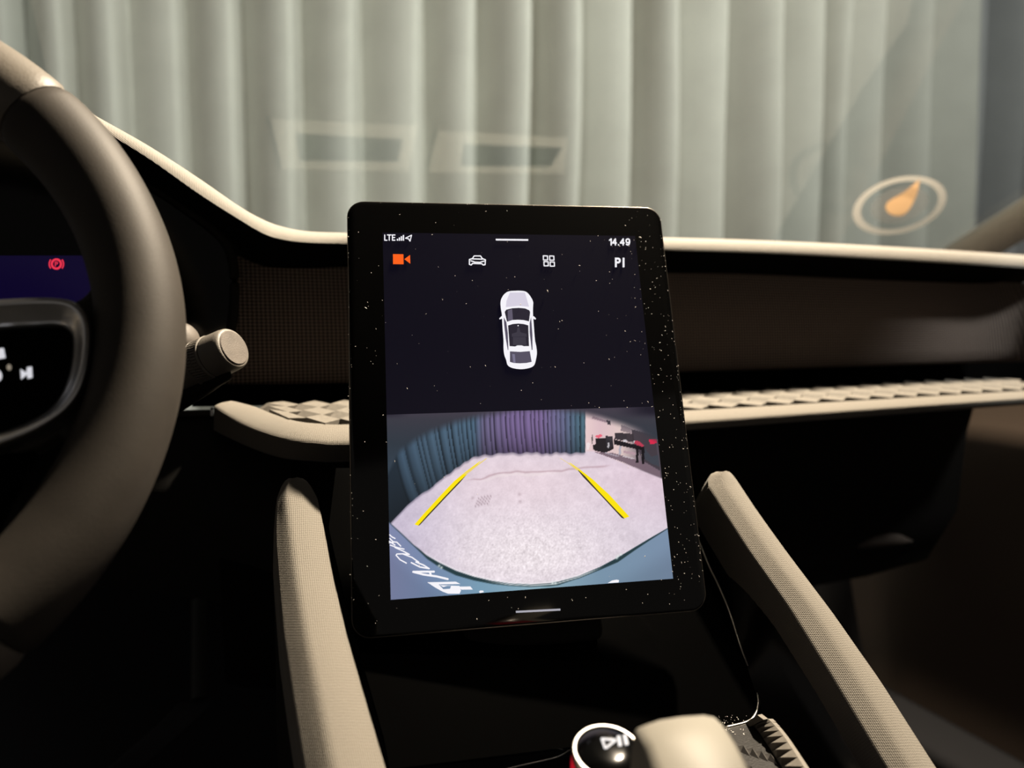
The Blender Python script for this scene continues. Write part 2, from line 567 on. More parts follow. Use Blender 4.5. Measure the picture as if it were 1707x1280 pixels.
for i, e, b in zip(I_, E_, B_):
    w = e - i
    up = np.array([0, 0, 1.0])
    d = unit(b - e)
    r = 0.0025
    pts = [i + np.array([0, 0.003, -0.014]), i + np.array([0, .001, -.001]), i + w * .25 + up * .0008, i + w * .7 + up * .0008,
           e - unit(w) * r, e - unit(w) * r * .3 + d * r * .3, e + d * r, e + (b - e) * .5 + np.array([0, -.0005, 0]), b - d * .002, b + np.array([0, .003, -.001]),
           np.array([b[0], max(b[1] + .05, .62), b[2] - .002])]
    secs.append(pts)
v, f, u = sweep(secs, closed=False)
f.append(tuple(range(11)))
build('padded_lip', v, f, M['fabric_rail'], dash, smooth=50, uvs=u)

bed_x = [340, 425, 578, 1140, 1707, 1775]
bed_b = [671, 671, 667, 654, 626, 622]
def bed_back(x):                  # back edge of the shelf at car position x
    return np.array([x, .605, interp(x, bed_bx, bed_bz)])
_bp = [Py(a, b, .605) for a, b in zip(bed_x, bed_b)]
bed_bx, bed_bz = [p[0] for p in _bp], [p[2] for p in _bp]
def bed_front(x):
    return np.array([x, interp(x, I_[:, 0], I_[:, 1]), interp(x, I_[:, 0], I_[:, 2])])
secs = []
for x in np.linspace(I_[0][0] + .002, I_[-1][0], 60):
    secs.append([bed_back(x) + np.array([0, .07, -.013]), bed_back(x) + np.array([0, 0, -.013]), bed_front(x) + np.array([0, .002, -.013])])
v, f, u = sweep(secs, closed=False)
bed = build('shelf_bed', v, f, M['dark'], dash, smooth=50, uvs=u)

# faceted trim: every lozenge is a tilted tile of its own
def tile(name, corners, hs, parent, mtl, drop=0.014):
    c = [p + np.array([0, 0, h]) for p, h in zip(corners, hs)]
    lo = [p + np.array([0, 0, -drop]) for p in corners]
    v = c + lo
    f = [(0, 1, 2, 3), (7, 6, 5, 4), (0, 4, 5, 1), (1, 5, 6, 2), (2, 6, 7, 3), (3, 7, 4, 0)]
    return build(name, v, f, mtl, parent, smooth=None)

def bed_pt(x, t):
    return bed_back(x) * (1 - t) + bed_front(x) * t
def lay_tiles(xa, xb, a, nrow, mind):
    """rows of pale lozenges with tilted ones between them, from xa to xb"""
    bb = 1 / (2 * nrow)
    def fits(x):
        return x - a > xa and x + a < xb and bed_back(x)[1] - bed_front(x - a)[1] > mind
    for j in range(nrow):
        t = bb * (2 * j + 1)
        for i in range(int((xb - xa) / (2 * a)) + 2):
            x = xa + a * .6 + 2 * a * i
            if fits(x):
                cs = [bed_pt(x - a, t), bed_pt(x, t + bb), bed_pt(x + a, t), bed_pt(x, t - bb)]
                tile('facet', cs, (.0006, .0, .0, .0006), bed, M['facet'])
            x += a
            t2 = t + bb
            if j < nrow - 1 and fits(x):
                cs = [bed_pt(x - a, t2), bed_pt(x, t2 + bb), bed_pt(x + a, t2), bed_pt(x, t2 - bb)]
                tile('facet', cs, (-.0085 * a / .0125, -.005, .0008, .0008), bed, M['facet'])
lay_tiles(I_[0][0] + .003, .13, .0125, 3, .012)
lay_tiles(.255, I_[-1][0], .0175, 3, .03)

# lower dash, glovebox side and knee side
secs = []
for b in B_:
    y0 = max(b[1] + .03, .62)
    secs.append([np.array([b[0], y0 + .0, b[2] + .004]), np.array([b[0], y0 + .012, b[2] - .05]), np.array([b[0], y0 + .02, b[2] - .16]), np.array([b[0], y0 + .06, b[2] - .24]), np.array([b[0], y0 + .16, b[2] - .30])])
v, f, u = sweep(secs, closed=False)
build('lower_panel', v, f, M['dark'], dash, smooth=60, uvs=u)
# small ledge low on the passenger side
pth = smooth_path([Py(1425, 912, .66), Py(1455, 902, .655), Py(1490, 899, .652), Py(1520, 902, .655)], 14)
v, f, u = tube(pth, [.002, .004, .006, .0075, .0085, .009, .009, .009, .0085, .008, .007, .005, .003, .0015], 10)
build('glovebox_pull', v, f, mat('dim_brown', (0.035, 0.024, 0.018), 0.8), dash, smooth=180)

# knee panel under the driver's side
secs = []
for q in np.linspace(0, 1, 24):
    px = -250 + 735 * q
    yo = 0.0 + 60 * (max(0, q - .55) / .45) ** 2
    A = Py(px, 690, .63); B = Py(px, 775 + yo * .4, .60); C = Py(px, 815 + yo, .592); D = Py(px, 860 + yo, .60); Eo = Py(px, 930 + yo, .66); F_ = Py(px, 980 + yo, .75)
    secs.append([A, B, C, D, Eo, F_])
v, f, u = sweep(secs, closed=False)
build('knee_panel', v, f, M['knee'], dash, smooth=180, uvs=u)
# thin accent strip left of the shelf
A, B = Py(215, 688, .622), Py(350, 685, .622)
v, f = prism([A, B, B + np.array([0, 0, -.0042]), A + np.array([0, 0, -.0042])], (0, .012, 0))
bevel(build('accent_strip', v, f, M['leather'], dash, smooth=40), .001)
A, B = Py(350, 682, .620), Py(356, 682, .620)
v, f = prism([A, B, B + np.array([0, 0, -.006]), A + np.array([0, 0, -.006])], (0, .014, 0))
bevel(build('strip_end', v, f, M['satin'], dash, smooth=40), .0006)

# steering column cover behind the wheel
v, f, u = sweep([[np.array([-.205 + .075 * math.cos(a) * s, y, CAMH - .06 - (.60 - y) * .3 + .06 * math.sin(a) * s]) for a in np.linspace(0, 2 * math.pi, 20, endpoint=False)] for y, s in ((.44, .85), (.48, 1), (.56, 1.1), (.64, 1.15))])
build('column_cover', v, f, M['dark'], dash, smooth=60, uvs=u)

# demister vents on top of the dash; the windscreen mirrors them
def mirrored_on_dash(px, py):
    g = ws(px, py)
    r = unit(ray(px, py)); r2 = r - 2 * np.dot(r, WS_N) * WS_N
    # top surface between y .75 and 1.24
    x0 = g + r2 * 0
    z = CAMH + 0.05
    for _ in range(8):
        p = g + r2 * ((z - g[2]) / r2[2])
        z = interp(p[1], [.62, .75, 1.24], [CAMH + .085, CAMH + .0622, CAMH + .012])
    return p
def vent(outer, inner):
    o = [mirrored_on_dash(*p) + np.array([0, 0, .004]) for p in outer]
    i = [mirrored_on_dash(*p) + np.array([0, 0, .005]) for p in inner]
    n = 4
    v = o + i + [p + np.array([0, 0, -.012]) for p in i] + [p + np.array([0, 0, -.012]) for p in o]
    f = []
    for k in range(4):
        q = (k + 1) % 4
        f += [(k, q, 4 + q, 4 + k), (4 + k, 4 + q, 8 + q, 8 + k), (12 + k, 12 + q, q, k)]
    fr = build('vent_frame', v, f, M['vent'], dash, smooth=None)
    c = sum(i) / 4
    v, f = prism([p + np.array([0, 0, -.003]) for p in i], (0, 0, -.006))
    build('vent_grille', v, f, M['black'], fr, smooth=None)
M['vent'] = mat('pale_vent_frame', (0.62, 0.60, 0.54), 0.6)
vent([(450, 196), (696, 207), (680, 284), (470, 280)], [(492, 220), (670, 230), (662, 268), (498, 266)])
vent([(728, 216), (944, 228), (938, 288), (712, 286)], [(772, 238), (936, 244), (916, 276), (766, 275)])

# ------------------------------------------------------------------ instrument cluster
clus = empty('instrument_cluster', Py(100, 600, .62), 'dark driver display behind the steering wheel showing a red brake warning', 'instrument cluster')
hood = [(-260, 130), (100, 232), (180, 268), (262, 314), (305, 343), (350, 376), (378, 405), (389, 440), (391, 490), (386, 545), (372, 600), (330, 640), (-260, 640)]
v, f = prism([Py(a, b, .618) for a, b in hood], (0, .03, 0))
build('bezel', v, f, M['piano'], clus, smooth=None)
pth = smooth_path([Py(a, b, .612) for a, b in [(120, 240), (180, 268), (262, 314), (305, 343), (350, 376), (378, 405), (389, 440), (391, 490), (386, 545), (372, 600)]], 40)
v, f, u = tube(pth, .004, 10)
build('bezel_edge', v, f, M['dark'], clus, smooth=180)
M['navy'] = mat_emit('navy_display', (10, 4, 38))
v, f = prism([Py(a, b, .6165) for a, b in [(-260, 426), (190, 426), (200, 436), (200, 540), (-260, 540)]], (0, .0012, 0))
disp = build('display', v, f, M['navy'], clus, smooth=None)
M['warn'] = mat_emit('warning_red', (235, 52, 78), 1.0)
def ring_poly(cx, cy, r0, r1, n, fn):
    v, f = [], []
    for k in range(n):
        a = 2 * math.pi * k / n
        v += [fn(cx + r0 * math.cos(a), cy + r0 * math.sin(a)), fn(cx + r1 * math.cos(a), cy + r1 * math.sin(a))]
    for k in range(n):
        q = (k + 1) % n
        f.append((2 * k, 2 * q, 2 * q + 1, 2 * k + 1))
    return v, f
fn = lambda a, b: Py(a, b, .6155)
v, f = ring_poly(94, 440, 5.8, 9.5, 28, fn)
ic = build('brake_icon', v, f, M['warn'], disp, smooth=None)
for a0 in (math.radians(-38), math.radians(142)):
    v, f = [], []
    for q in np.linspace(0, 1, 8):
        a = a0 + math.radians(76) * q
        v += [fn(94 + 10.8 * math.cos(a), 440 + 10.8 * math.sin(a)), fn(94 + 13 * math.cos(a), 440 + 13 * math.sin(a))]
    f = [(2 * k, 2 * k + 2, 2 * k + 3, 2 * k + 1) for k in range(7)]
    build('icon_bracket', v, f, M['warn'], disp, smooth=None)
def text_mesh(body, bold=0.0):
    cu = bpy.data.curves.new('t', 'FONT')
    cu.body = body
    cu.size = 1.0
    cu.offset = bold
    cu.align_x, cu.align_y = 'CENTER', 'CENTER'
    o = bpy.data.objects.new('t', cu)
    COL.objects.link(o)
    dg = bpy.context.evaluated_depsgraph_get()
    dg.update()
    me = bpy.data.meshes.new_from_object(o.evaluated_get(dg))
    vs = np.array([v.co[:] for v in me.vertices])
    fs = [tuple(p.vertices) for p in me.polygons]
    bpy.data.objects.remove(o)
    bpy.data.meshes.remove(me)
    bpy.data.curves.remove(cu)
    x0, x1, y0, y1 = vs[:, 0].min(), vs[:, 0].max(), vs[:, 1].min(), vs[:, 1].max()
    vs[:, 0] -= (x0 + x1) / 2; vs[:, 1] -= (y0 + y1) / 2
    return vs, fs, x1 - x0, y1 - y0
vs, fs, w, h = text_mesh('P', .02)
k = 8 / h
build('icon_letter', [fn(94 + p[0] * k, 440 - p[1] * k) for p in vs], fs, M['warn'], disp, smooth=None)

# ================================================================== STEERING WHEEL
WC = np.array([-.2055, .3745, CAMH - .0038])
TILT = math.radians(22.5)
WN = np.array([0, -math.cos(TILT), math.sin(TILT)])                  # towards the driver
W1 = np.array([1.0, 0, 0])
W2 = np.array([0, math.sin(TILT), math.cos(TILT)])
wheel = empty('steering_wheel', WC, 'dark leather steering wheel with silver-framed button pad at left', 'steering wheel')
WR, WT = .1675, .0195
def wpt(px, py, off=0.0):
    return Pplane(px, py, WC + WN * off, WN)
def wang(px, py):
    p = wpt(px, py) - WC
    return math.atan2(np.dot(p, W2), np.dot(p, W1))
def rim_seg(name, a0, a1, mtl, rs=1.0, n=60):
    secs = []
    for q in np.linspace(0, 1, n):
        a = a0 + (a1 - a0) * q
        er = math.cos(a) * W1 + math.sin(a) * W2
        # thumb bulge around two and four o'clock, ovalled section
        bul = 1.0 + 0.05 * math.exp(-((abs(math.degrees(a)) - 38) / 14) ** 2)
        end = min(1.0, .93 + .07 * min(q, 1 - q) / .012) if rs != 0 else 1
        sec = []
        for k in range(24):
            t = 2 * math.pi * k / 24
            c, s = math.cos(t), math.sin(t)
            sec.append(WC + er * (WR + WT * bul * end * rs * c * 1.0) + WN * (WT * .96 * end * rs * s))
        secs.append(sec)
    v, f, u = sweep(secs)
    return build(name, v, f, mtl, wheel, smooth=50, uvs=u)
a_top = wang(102, 172)
a_bot = wang(28, 1075)
rim_seg('rim_grip', a_bot, a_top, M['leather'], n=90)
rim_seg('rim_upper', a_top + .004, math.pi - a_top, M['leather_smooth'], n=90)
rim_seg('rim_lower', -math.pi - a_bot, a_bot - .004, M['leather_smooth'], n=60)
rim_seg('rim_grip', math.pi - a_top + .004, math.pi + (-a_bot) - .004, M['leather'], n=60)

# web joining rim and spoke, silver frame, gloss button pad
web = [(-120, 520), (40, 508), (110, 507), (140, 492), (160, 462), (178, 440), (215, 470), (225, 600), (205, 690), (150, 740), (118, 738), (100, 722), (60, 748), (-120, 790)]
v, f = prism([wpt(a, b, -.004) for a, b in web], WN * -.014)
bevel(build('spoke_web', v, f, M['leather'], wheel, smooth=40), .004, 3)
fo = [(-150, 519), (0, 508), (60, 504), (105, 505), (134, 512), (152, 530), (160, 556), (160, 592), (154, 632), (140, 668), (112, 700), (70, 727), (30, 744), (0, 754), (-150, 800)]
fi = [(-150, 556), (0, 547), (60, 544), (92, 543), (108, 547), (118, 557), (121, 573), (120, 596), (115, 626), (104, 656), (84, 682), (52, 702), (24, 714), (0, 722), (-150, 766)]
fo = smooth_path([wpt(a, b, .0) for a, b in fo], 60)
fi = smooth_path([wpt(a, b, .0) for a, b in fi], 60)
secs = []
for o_, i_ in zip(fo, fi):
    sec = []
    d = i_ - o_
    for t, h in ((0, -.006), (0.02, .002), (.10, .0075), (.24, .010), (.42, .0085), (.6, .0055), (.8, .0035), (.95, .002), (1.0, -.003), (.98, -.008)):
        sec.append(o_ + d * t + WN * h)
    secs.append(sec)
v, f, u = sweep(secs)
build('silver_frame', v, f, M['satin'], wheel, smooth=180, uvs=u)
pad = [wpt(a, b, .001) for a, b in [(-150, 560)]] + list(fi * 1.0) + []
v, f = prism([p + WN * -.001 for p in fi], WN * -.006)
pad = build('button_pad', v, f, M['piano'], wheel, smooth=None)
M['symbol'] = mat_emit('white_symbol', (225, 225, 232), 0.9)
M['dot'] = mat_emit('dim_symbol', (150, 140, 125), 0.8)
def wpoly(name, pts, mtl, parent, off=.0003):
    v, f = prism([wpt(a, b, -.001 + off) for a, b in pts], WN * -.0004)
    return build(name, v, f, mtl, parent, smooth=None)
wpoly('next_symbol', [(34, 615), (44, 621), (45, 612), (53, 611), (54, 629), (46, 631), (45, 624), (35, 632)], M['symbol'], pad)
wpoly('volume_symbol', [(-12, 582), (6, 580), (9, 596), (-12, 600)], M['symbol'], pad)
wpoly('round_symbol', [(4 * math.cos(t) * 2 - 5, 626 + 10 * math.sin(t)) for t in np.linspace(0, 2 * math.pi, 20, endpoint=False)], M['symbol'], pad)
wpoly('dot_symbol', [(15 + 4 * math.cos(t), 612 + 5 * math.sin(t)) for t in np.linspace(0, 2 * math.pi, 16, endpoint=False)], M['dot'], pad)
# hub
v, f = lathe(WC - WN * .03, WN, [(0, .06), (.02, .072), (.036, .068), (.044, .05), (.047, .0)], 40)
build('airbag_cover', v, f, M['leather_smooth'], wheel, smooth=50)
v, f = prism([wpt(a, b, -.004) for a, b in [(-150, 720), (30, 752), (60, 745), (-20, 900), (-150, 980)]], WN * -.012)
bevel(build('spoke_web', v, f, M['black'], wheel, smooth=40), .003, 3)

# ------------------------------------------------------------------ stalk
AX = unit([.70, -.60, .36])
CAPC = Pd(389, 580, .47)
stalk = empty('wiper_stalk', CAPC - AX * .06, 'grey control stalk with knurled ring and round end cap right of the steering wheel', 'control stalk')
R0 = .0142
v, f = lathe(CAPC, AX, [(-.0165, R0 * 1.02), (-.016, R0 * 1.06), (-.004, R0 * 1.03), (-.0012, R0 * 1.0), (.0, R0 * .95), (.0004, R0 * .88)], 48)
build('barrel', v, f, M['stalk'], stalk, smooth=40)
v, f = lathe(CAPC, AX, [(-.001, R0 * .86), (.0006, R0 * .86), (.0012, R0 * .82), (.0013, .0005)], 48)
build('end_cap', v, f, M['stalk_cap'], stalk, smooth=40)
v, f = lathe(CAPC, AX, [(-.031, R0 * 1.06), (-.0305, R0 * 1.10), (-.0285, R0 * 1.10), (-.028, R0 * 1.03), (-.019, R0 * 1.03), (-.0185, R0 * 1.10), (-.0175, R0 * 1.10), (-.0168, R0 * 1.05)], 48)
ringo = build('knurled_ring', v, f, M['stalk'], stalk, smooth=35)
aa, e1, e2 = frame_of(AX)
v, f = [], []
for k in range(46):
    for rr in range(2):
        t = 2 * math.pi * (k + .5 * rr) / 46
        er = math.cos(t) * e1 + math.sin(t) * e2
        et = -math.sin(t) * e1 + math.cos(t) * e2
        c = CAPC + AX * (-.0258 + .0046 * rr) + er * R0 * 1.03
        b0 = len(v)
        for dz in (0, .0009):
            for (p, q) in ((-.0022, -.0006), (.0022, .0), (.0022, .0009), (-.0022, .0004)):
                v.append(c + AX * p + et * q * 1.2 + er * dz)
        f += [(b0 + 4, b0 + 5, b0 + 6, b0 + 7), (b0, b0 + 1, b0 + 5, b0 + 4), (b0 + 1, b0 + 2, b0 + 6, b0 + 5), (b0 + 2, b0 + 3, b0 + 7, b0 + 6), (b0 + 3, b0, b0 + 4, b0 + 7)]
tag(build('ridges', v, f, M['stalk'], ringo, smooth=None), kind='stuff')
v, f = lathe(CAPC, AX, [(-.10, R0 * .75), (-.07, R0 * .85), (-.045, R0 * .95), (-.033, R0 * 1.0), (-.031, R0 * .98)], 40)
build('shaft', v, f, M['stalk'], stalk, smooth=60)
pb = Pd(318, 560, .50)
v, f = lathe(pb - AX * .03, AX, [(-.02, .010), (.0, .0115), (.02, .0115), (.028, .0105), (.031, .007)], 32)
build('rocker_switch', v, f, M['stalk_cap'], stalk, smooth=50)
v, f, u = sweep([[Pd(px, py, d) + np.array([0, .02 * math.cos(t), r * math.sin(t)]) for t in np.linspace(0, 2 * math.pi, 16, endpoint=False)] for px, py, d, r in ((230, 650, .52, .022), (300, 640, .50, .020), (345, 630, .49, .012), (385, 622, .485, .004))])
build('lower_shroud', v, f, M['dark'], stalk, smooth=60, uvs=u)

# ================================================================== CENTRE CONSOLE
cons = empty('center_console', (0.18, 0.25, CAMH - 0.45), 'sloping centre console with two grey padded rails and gloss black insert', 'console')
def depL(py): return 1 / (2.5 + .7 * (py - 850) / 430)
def depR(py): return 1 / (2.0 + .646 * (py - 800) / 480)
DOWN = np.array([0, .022, -.03])
railL = [(797, 481, 486, 505), (802, 474, 482, 513), (812, 468, 478, 521), (830, 461, 477, 531), (860, 457, 480, 538), (900, 456, 486, 546), (960, 460, 494, 557), (1060, 468, 511, 581), (1160, 482, 532, 610), (1280, 500, 555, 646), (1450, 530, 592, 704), (1700, 590, 660, 800)]
railR = [(786, 1194, 1203, 1216), (790, 1184, 1203, 1221), (800, 1179, 1206, 1229), (812, 1180, 1212, 1237), (850, 1203, 1238, 1262), (922, 1249, 1286, 1314), (1017, 1316, 1359, 1386), (1135, 1389, 1434, 1469), (1280, 1476, 1520, 1562), (1450, 1582, 1630, 1682), (1600, 1678, 1734, 1790)]
def rail(name, tab, dep, nearer_ridge):
    tab = np.array(tab, float)
    rows = np.concatenate([np.linspace(tab[0, 0], tab[3, 0], 8), np.linspace(tab[3, 0], tab[-1, 0], 46)[1:]])
    secs = []
    for k, py in enumerate(rows):
        xl, xm, xr = (np.interp(py, tab[:, 0], tab[:, c]) for c in (1, 2, 3))
        d = dep(py)
        sh = min(1, k / 6)
        L, Rr = Pd(xl, py, d + nearer_ridge), Pd(xr, py, d + min(.008, nearer_ridge * 3))
        m = Pd(xm, py, d - .002)
        dn = DOWN * (.25 + .75 * sh)
        pts = []
        # rounded face points: left edge -> ridge -> right edge
        pts += [L + dn * .8, L + dn * .25, L * .96 + m * .04, L * .8 + m * .2, L * .5 + m * .5, L * .22 + m * .78, (m * 2.0 + L * .06 + Rr * .06) / 2.12,
                Rr * .14 + m * .86, Rr * .5 + m * .5 + np.array([0, -.0008, .0008]), Rr * .82 + m * .18, Rr * .96 + m * .04, Rr + dn * .25, Rr + dn * .8]
        secs.append(pts)
    v, f, u = sweep(secs)
    return build(name, v, f, M['fabric_rail'], cons, smooth=60, uvs=u)
rail('padded_rail', railL, depL, .0045)
rail('padded_rail', railR, depR, .001)

# plane of the gloss insert, parallel to the rails, set back
a0, a1, a2 = Pd(494, 850, depL(850)), Pd(572, 1280, depL(1280)), Pd(1195, 800, depR(800))
PN = unit(np.cross(a1 - a0, a2 - a0))
if PN[1] > 0: PN = -PN
PO = a0 - PN * .045
def ins(px, py, off=0.0):
    return Pplane(px, py, PO + PN * off, PN)
line_px = [(1150, 860), (1179, 936), (1197, 974), (1216, 1019), (1237, 1084), (1255, 1128), (1262, 1152), (1264.5, 1173), (1259, 1191), (1247, 1203), (1209, 1213)]
LN = smooth_path([ins(*p) for p in line_px], 60)
corner = ins(1209, 1213)
DECKZ = corner[2]
# insert panel: left edge, bottom edge and the trim line
edge = [ins(560, 780)] + [ins(548, 880), ins(575, 1000), ins(640, 1230)] + [corner * (1 - t) + ins(650, 1282) * t for t in (1, .5, 0)] + list(LN[::-1]) + [ins(1120, 780)]
v, f = prism(edge, -PN * .004)
build('gloss_insert', v, f, M['piano'], cons, smooth=None)
v, f, u = tube(LN, .0009, 8, hint=PN)
build('bright_edge', v, f, M['chrome'], cons, smooth=180)
# side walls of the channel
rl = [(1150, 770), (1179, 806), (1204, 850), (1249, 922), (1316, 1017), (1389, 1135), (1476, 1280), (1582, 1450)]
A = smooth_path([Pd(a, b, depR(b) + .009) for a, b in rl], 40)
LN2 = smooth_path([ins(1140, 835), ins(1179, 936), ins(1197, 974), ins(1216, 1019), ins(1237, 1084), ins(1258, 1150), ins(1290, 1240), ins(1350, 1400)], 40)
secs = [[a, a * .97 + b * .03 + PN * -.004, a * .5 + b * .5 - PN * .002, b] for a, b in zip(A, LN2)]
v, f, u = sweep(secs, closed=False)
M['wall'] = mat('gloss_dark_wall', (0.003, 0.003, 0.0033), 0.16, spec=0.5)
build('channel_wall', v, f, M['wall'], cons, smooth=180, uvs=u)
ll = [(505, 797), (531, 830), (546, 900), (581, 1060), (646, 1280), (704, 1450)]
A = smooth_path([Pd(a, b, depL(b) + .009) for a, b in ll], 30)
Bp = smooth_path([ins(505, 800), ins(525, 830), ins(540, 900), ins(575, 1060), ins(640, 1280), ins(700, 1450)], 30)
v, f, u = sweep([[a, b] for a, b in zip(A, Bp)], closed=False)
build('channel_wall', v, f, M['black'], cons, smooth=180, uvs=u)
# outer flanks of the console, down to the car floor
for tab, dep, col, nm in ((railL, depL, 1, 'flank'), (railR, depR, 3, 'flank')):
    secs = []
    for row in tab[4:]:
        p = Pd(row[col], row[0], dep(row[0]) + .012) + DOWN * .5
        secs.append([p, np.array([p[0], p[1] + .02, p[2] - .15]), np.array([p[0], p[1] + .03, CAMH - .68])])
    v, f, u = sweep(secs, closed=False)
    build(nm, v, f, M['dark'], cons, smooth=60, uvs=u)
# deck
dk = lambda px, py, up=0.0: Pz(px, py, DECKZ - CAMH + up)
fe = corner[1]
xl_, xr_ = 0.075, 0.345
rgt_px = [(1249, 1203), (1261, 1215), (1279, 1241), (1302, 1277), (1332, 1325)]
rowA = smooth_path([dk(*p) for p in rgt_px], 13)
deck = [np.array([xl_, fe, DECKZ])] + list(rowA) + [np.array([rowA[-1][0] + .003, -.15, DECKZ]), np.array([xl_, -.15, DECKZ])]
v, f = prism(deck, (0, 0, -.02))
M['deck'] = mat('satin_black_deck', (0.0065, 0.0056, 0.005), 0.35, grain=0.2)
dko = bevel(build('deck', v, f, M['deck'], cons, smooth=40), .001)
# seam line on the deck in front of the knob
pth = smooth_path([dk(780, 1297, .0006), dk(860, 1277, .0006), dk(925, 1262, .0006), dk(948, 1250, .0006), dk(962, 1242, .0006)], 20)
v, f, u = tube(pth, .0006, 6)
build('seam', v, f, M['satin'], dko, smooth=180)
# crumbs of dust on the deck edge
def specks(name, pts, size, mtl, parent, nrm):
    n, e1, e2 = frame_of(nrm, (0.3, 0.1, 1))
    v, f = [], []
    for p in pts:
        s = size * random.uniform(.45, 1.3) * (1 if random.random() > .08 else 1.6)
        l = s * random.choice((1, 1, 1, 1.6, 2.6))
        a = random.uniform(0, 6.28)
        d1 = math.cos(a) * e1 + math.sin(a) * e2
        d2 = -math.sin(a) * e1 + math.cos(a) * e2
        b0 = len(v)
        v += [p + d1 * l, p + d2 * s, p - d1 * l, p - d2 * s, p + n * s * .6]
        f += [(b0, b0 + 1, b0 + 4), (b0 + 1, b0 + 2, b0 + 4), (b0 + 2, b0 + 3, b0 + 4), (b0 + 3, b0, b0 + 4)]
    o = build(name, v, f, mtl, parent, smooth=None)
    tag(o, kind='stuff')
    return o
M['dust'] = mat('dust', (0.62, 0.58, 0.54), 0.9)
specks('dust', [dk(random.uniform(760, 935), 0, 0) if False else dk(x := random.uniform(755, 935), 1272 - (x - 690) * .145 + random.uniform(0, 10), .0004) for _ in range(26)] +
       [dk(random.uniform(1200, 1245), random.uniform(1214, 1224), .0004) for _ in range(14)], .00028, M['dust'], dko, (0, 0, 1))
specks('dust', [ins(random.uniform(1196, 1250), random.uniform(1192, 1210), .0004) for _ in range(26)], .00026, M['dust'], cons, PN)

# faceted trim beside the deck: bright row and darker row
M['facet_dark'] = mat('dark_facet', (0.10, 0.095, 0.09), 0.35)
rowB = smooth_path([dk(*p, .012) for p in [(1270, 1190), (1286, 1203), (1306, 1226), (1330, 1262), (1362, 1312)]], 13)
for i in range(12):
    q = [rowA[i], rowA[i + 1], rowB[i + 1], rowB[i]]
    inw = unit(np.cross(q[1] - q[0], q[3] - q[0])); inw = inw if inw[2] > 0 else -inw
    v = [*q, (q[0] * .15 + q[1] * .35 + q[2] * .35 + q[3] * .15) + inw * .0035] + [p - inw * .003 for p in q]
    f = [(0, 1, 4), (1, 2, 4), (2, 3, 4), (3, 0, 4), (0, 5, 6, 1), (1, 6, 7, 2), (2, 7, 8, 3), (3, 8, 5, 0), (8, 7, 6, 5)]
    build('facet', v, f, M['facet'], cons, smooth=None)
for j in range(2):
    for i in range(4):
        b0 = dk(1240 + 15 * i - 2 * j, 1252 + 4.5 * i + 30 * j, .0)
        w, d = .0024, .0052
        q = [b0 + np.array([-w, 0, 0]), b0 + np.array([0, -d, 0]), b0 + np.array([w, 0, 0]), b0 + np.array([0, d, 0])]
        v = [*q, b0 + np.array([-.0004, 0, .0034])]
        f = [(0, 1, 4), (1, 2, 4), (2, 3, 4), (3, 0, 4), (3, 2, 1, 0)]
        build('facet', v, f, M['facet_dark'], dko, smooth=None)

# ------------------------------------------------------------------ rotary knob
KN_T = Pd(1013, 1252, .300)                        # centre of the knob's top
KA = unit([-.05, -.22, 1.0])
knob = empty('rotary_knob', KN_T - KA * .022, 'round black volume knob with bright ring and play pause symbol', 'knob')
KR = .0152
v, f = lathe(KN_T, KA, [(-.022, KR * .96), (-.004, KR * .98), (-.0035, KR * .97)], 48)
build('body', v, f, M['rubber'], knob, smooth=40)
v, f = lathe(KN_T, KA, [(-.0035, KR * 1.0), (-.0005, KR * 1.0), (.0005, KR * .96), (.0005, KR * .90), (-.001, KR * .87), (-.0036, KR * .87)], 64)
build('bright_ring', v, f, M['chrome'], knob, smooth=40)
v, f = lathe(KN_T, KA, [(-.003, KR * .86), (.0, KR * .86), (.0013, KR * .70), (.0020, KR * .4), (.0022, .0002)], 48)
capo = build('gloss_cap', v, f, M['piano'], knob, smooth=60)
v, f = lathe(KN_T, KA, [(-.014, KR * .99), (-.0075, KR * 1.0), (-.0045, KR * 1.0)], 48)
build('red_band', v, f, M['red'], knob, smooth=40)
def kp(px, py): return Pplane(px, py, KN_T + KA * .0024, KA)
def kstroke(name, pts):
    v, f = prism([kp(*p) for p in pts], -KA * .0002)
    build(name, v, f, M['symbol'], capo, smooth=None)
def stroke_pts(a, b, w):
    a, b = np.array(a, float), np.array(b, float)
    d = unit(np.append(b - a, 0))[:2]
    n = np.array([-d[1], d[0]]) * w / 2
    return [tuple(a + n), tuple(b + n), tuple(b - n), tuple(a - n)]
for a, b in (((1003, 1230), (1009, 1247)), ((1009, 1247), (1027, 1233)), ((1027, 1233), (1002, 1231))):
    kstroke('play_symbol', stroke_pts(a, b, 3.6))
for a, b in (((1031, 1226), (1034, 1243)), ((1041, 1224), (1045, 1241))):
    kstroke('pause_symbol', stroke_pts(a, b, 6))

# ------------------------------------------------------------------ gear selector
gs = empty('gear_selector', dk(1150, 1290), 'rounded beige gear selector grip at the bottom right of the knob', 'gear selector')
top = [(1058, 1213, .268), (1085, 1204, .272), (1130, 1197, .275), (1175, 1194, .277), (1196, 1198, .276), (1206, 1207, .274), (1228, 1240, .262), (1246, 1275, .25), (1265, 1325, .235), (1110, 1345, .228), (1092, 1300, .243), (1074, 1250, .258)]
tp = [Pd(a, b, c) for a, b, c in top]
ctr = sum(tp) / len(tp)
axd = np.array([0, .010, -.055])
secs = []
for s, o in ((0.80, .003), (.90, .0012), (.96, .0), (1.0, -.003), (1.0, -.012), (.95, -.03), (.82, -.05)):
    secs.append([ctr + (p - ctr) * s - axd / .055 * o * -1 * -1 for p in tp])
v, f, u = sweep(secs)
gsb = build('grip', v, f, M['selector'], gs, smooth=60, uvs=u)
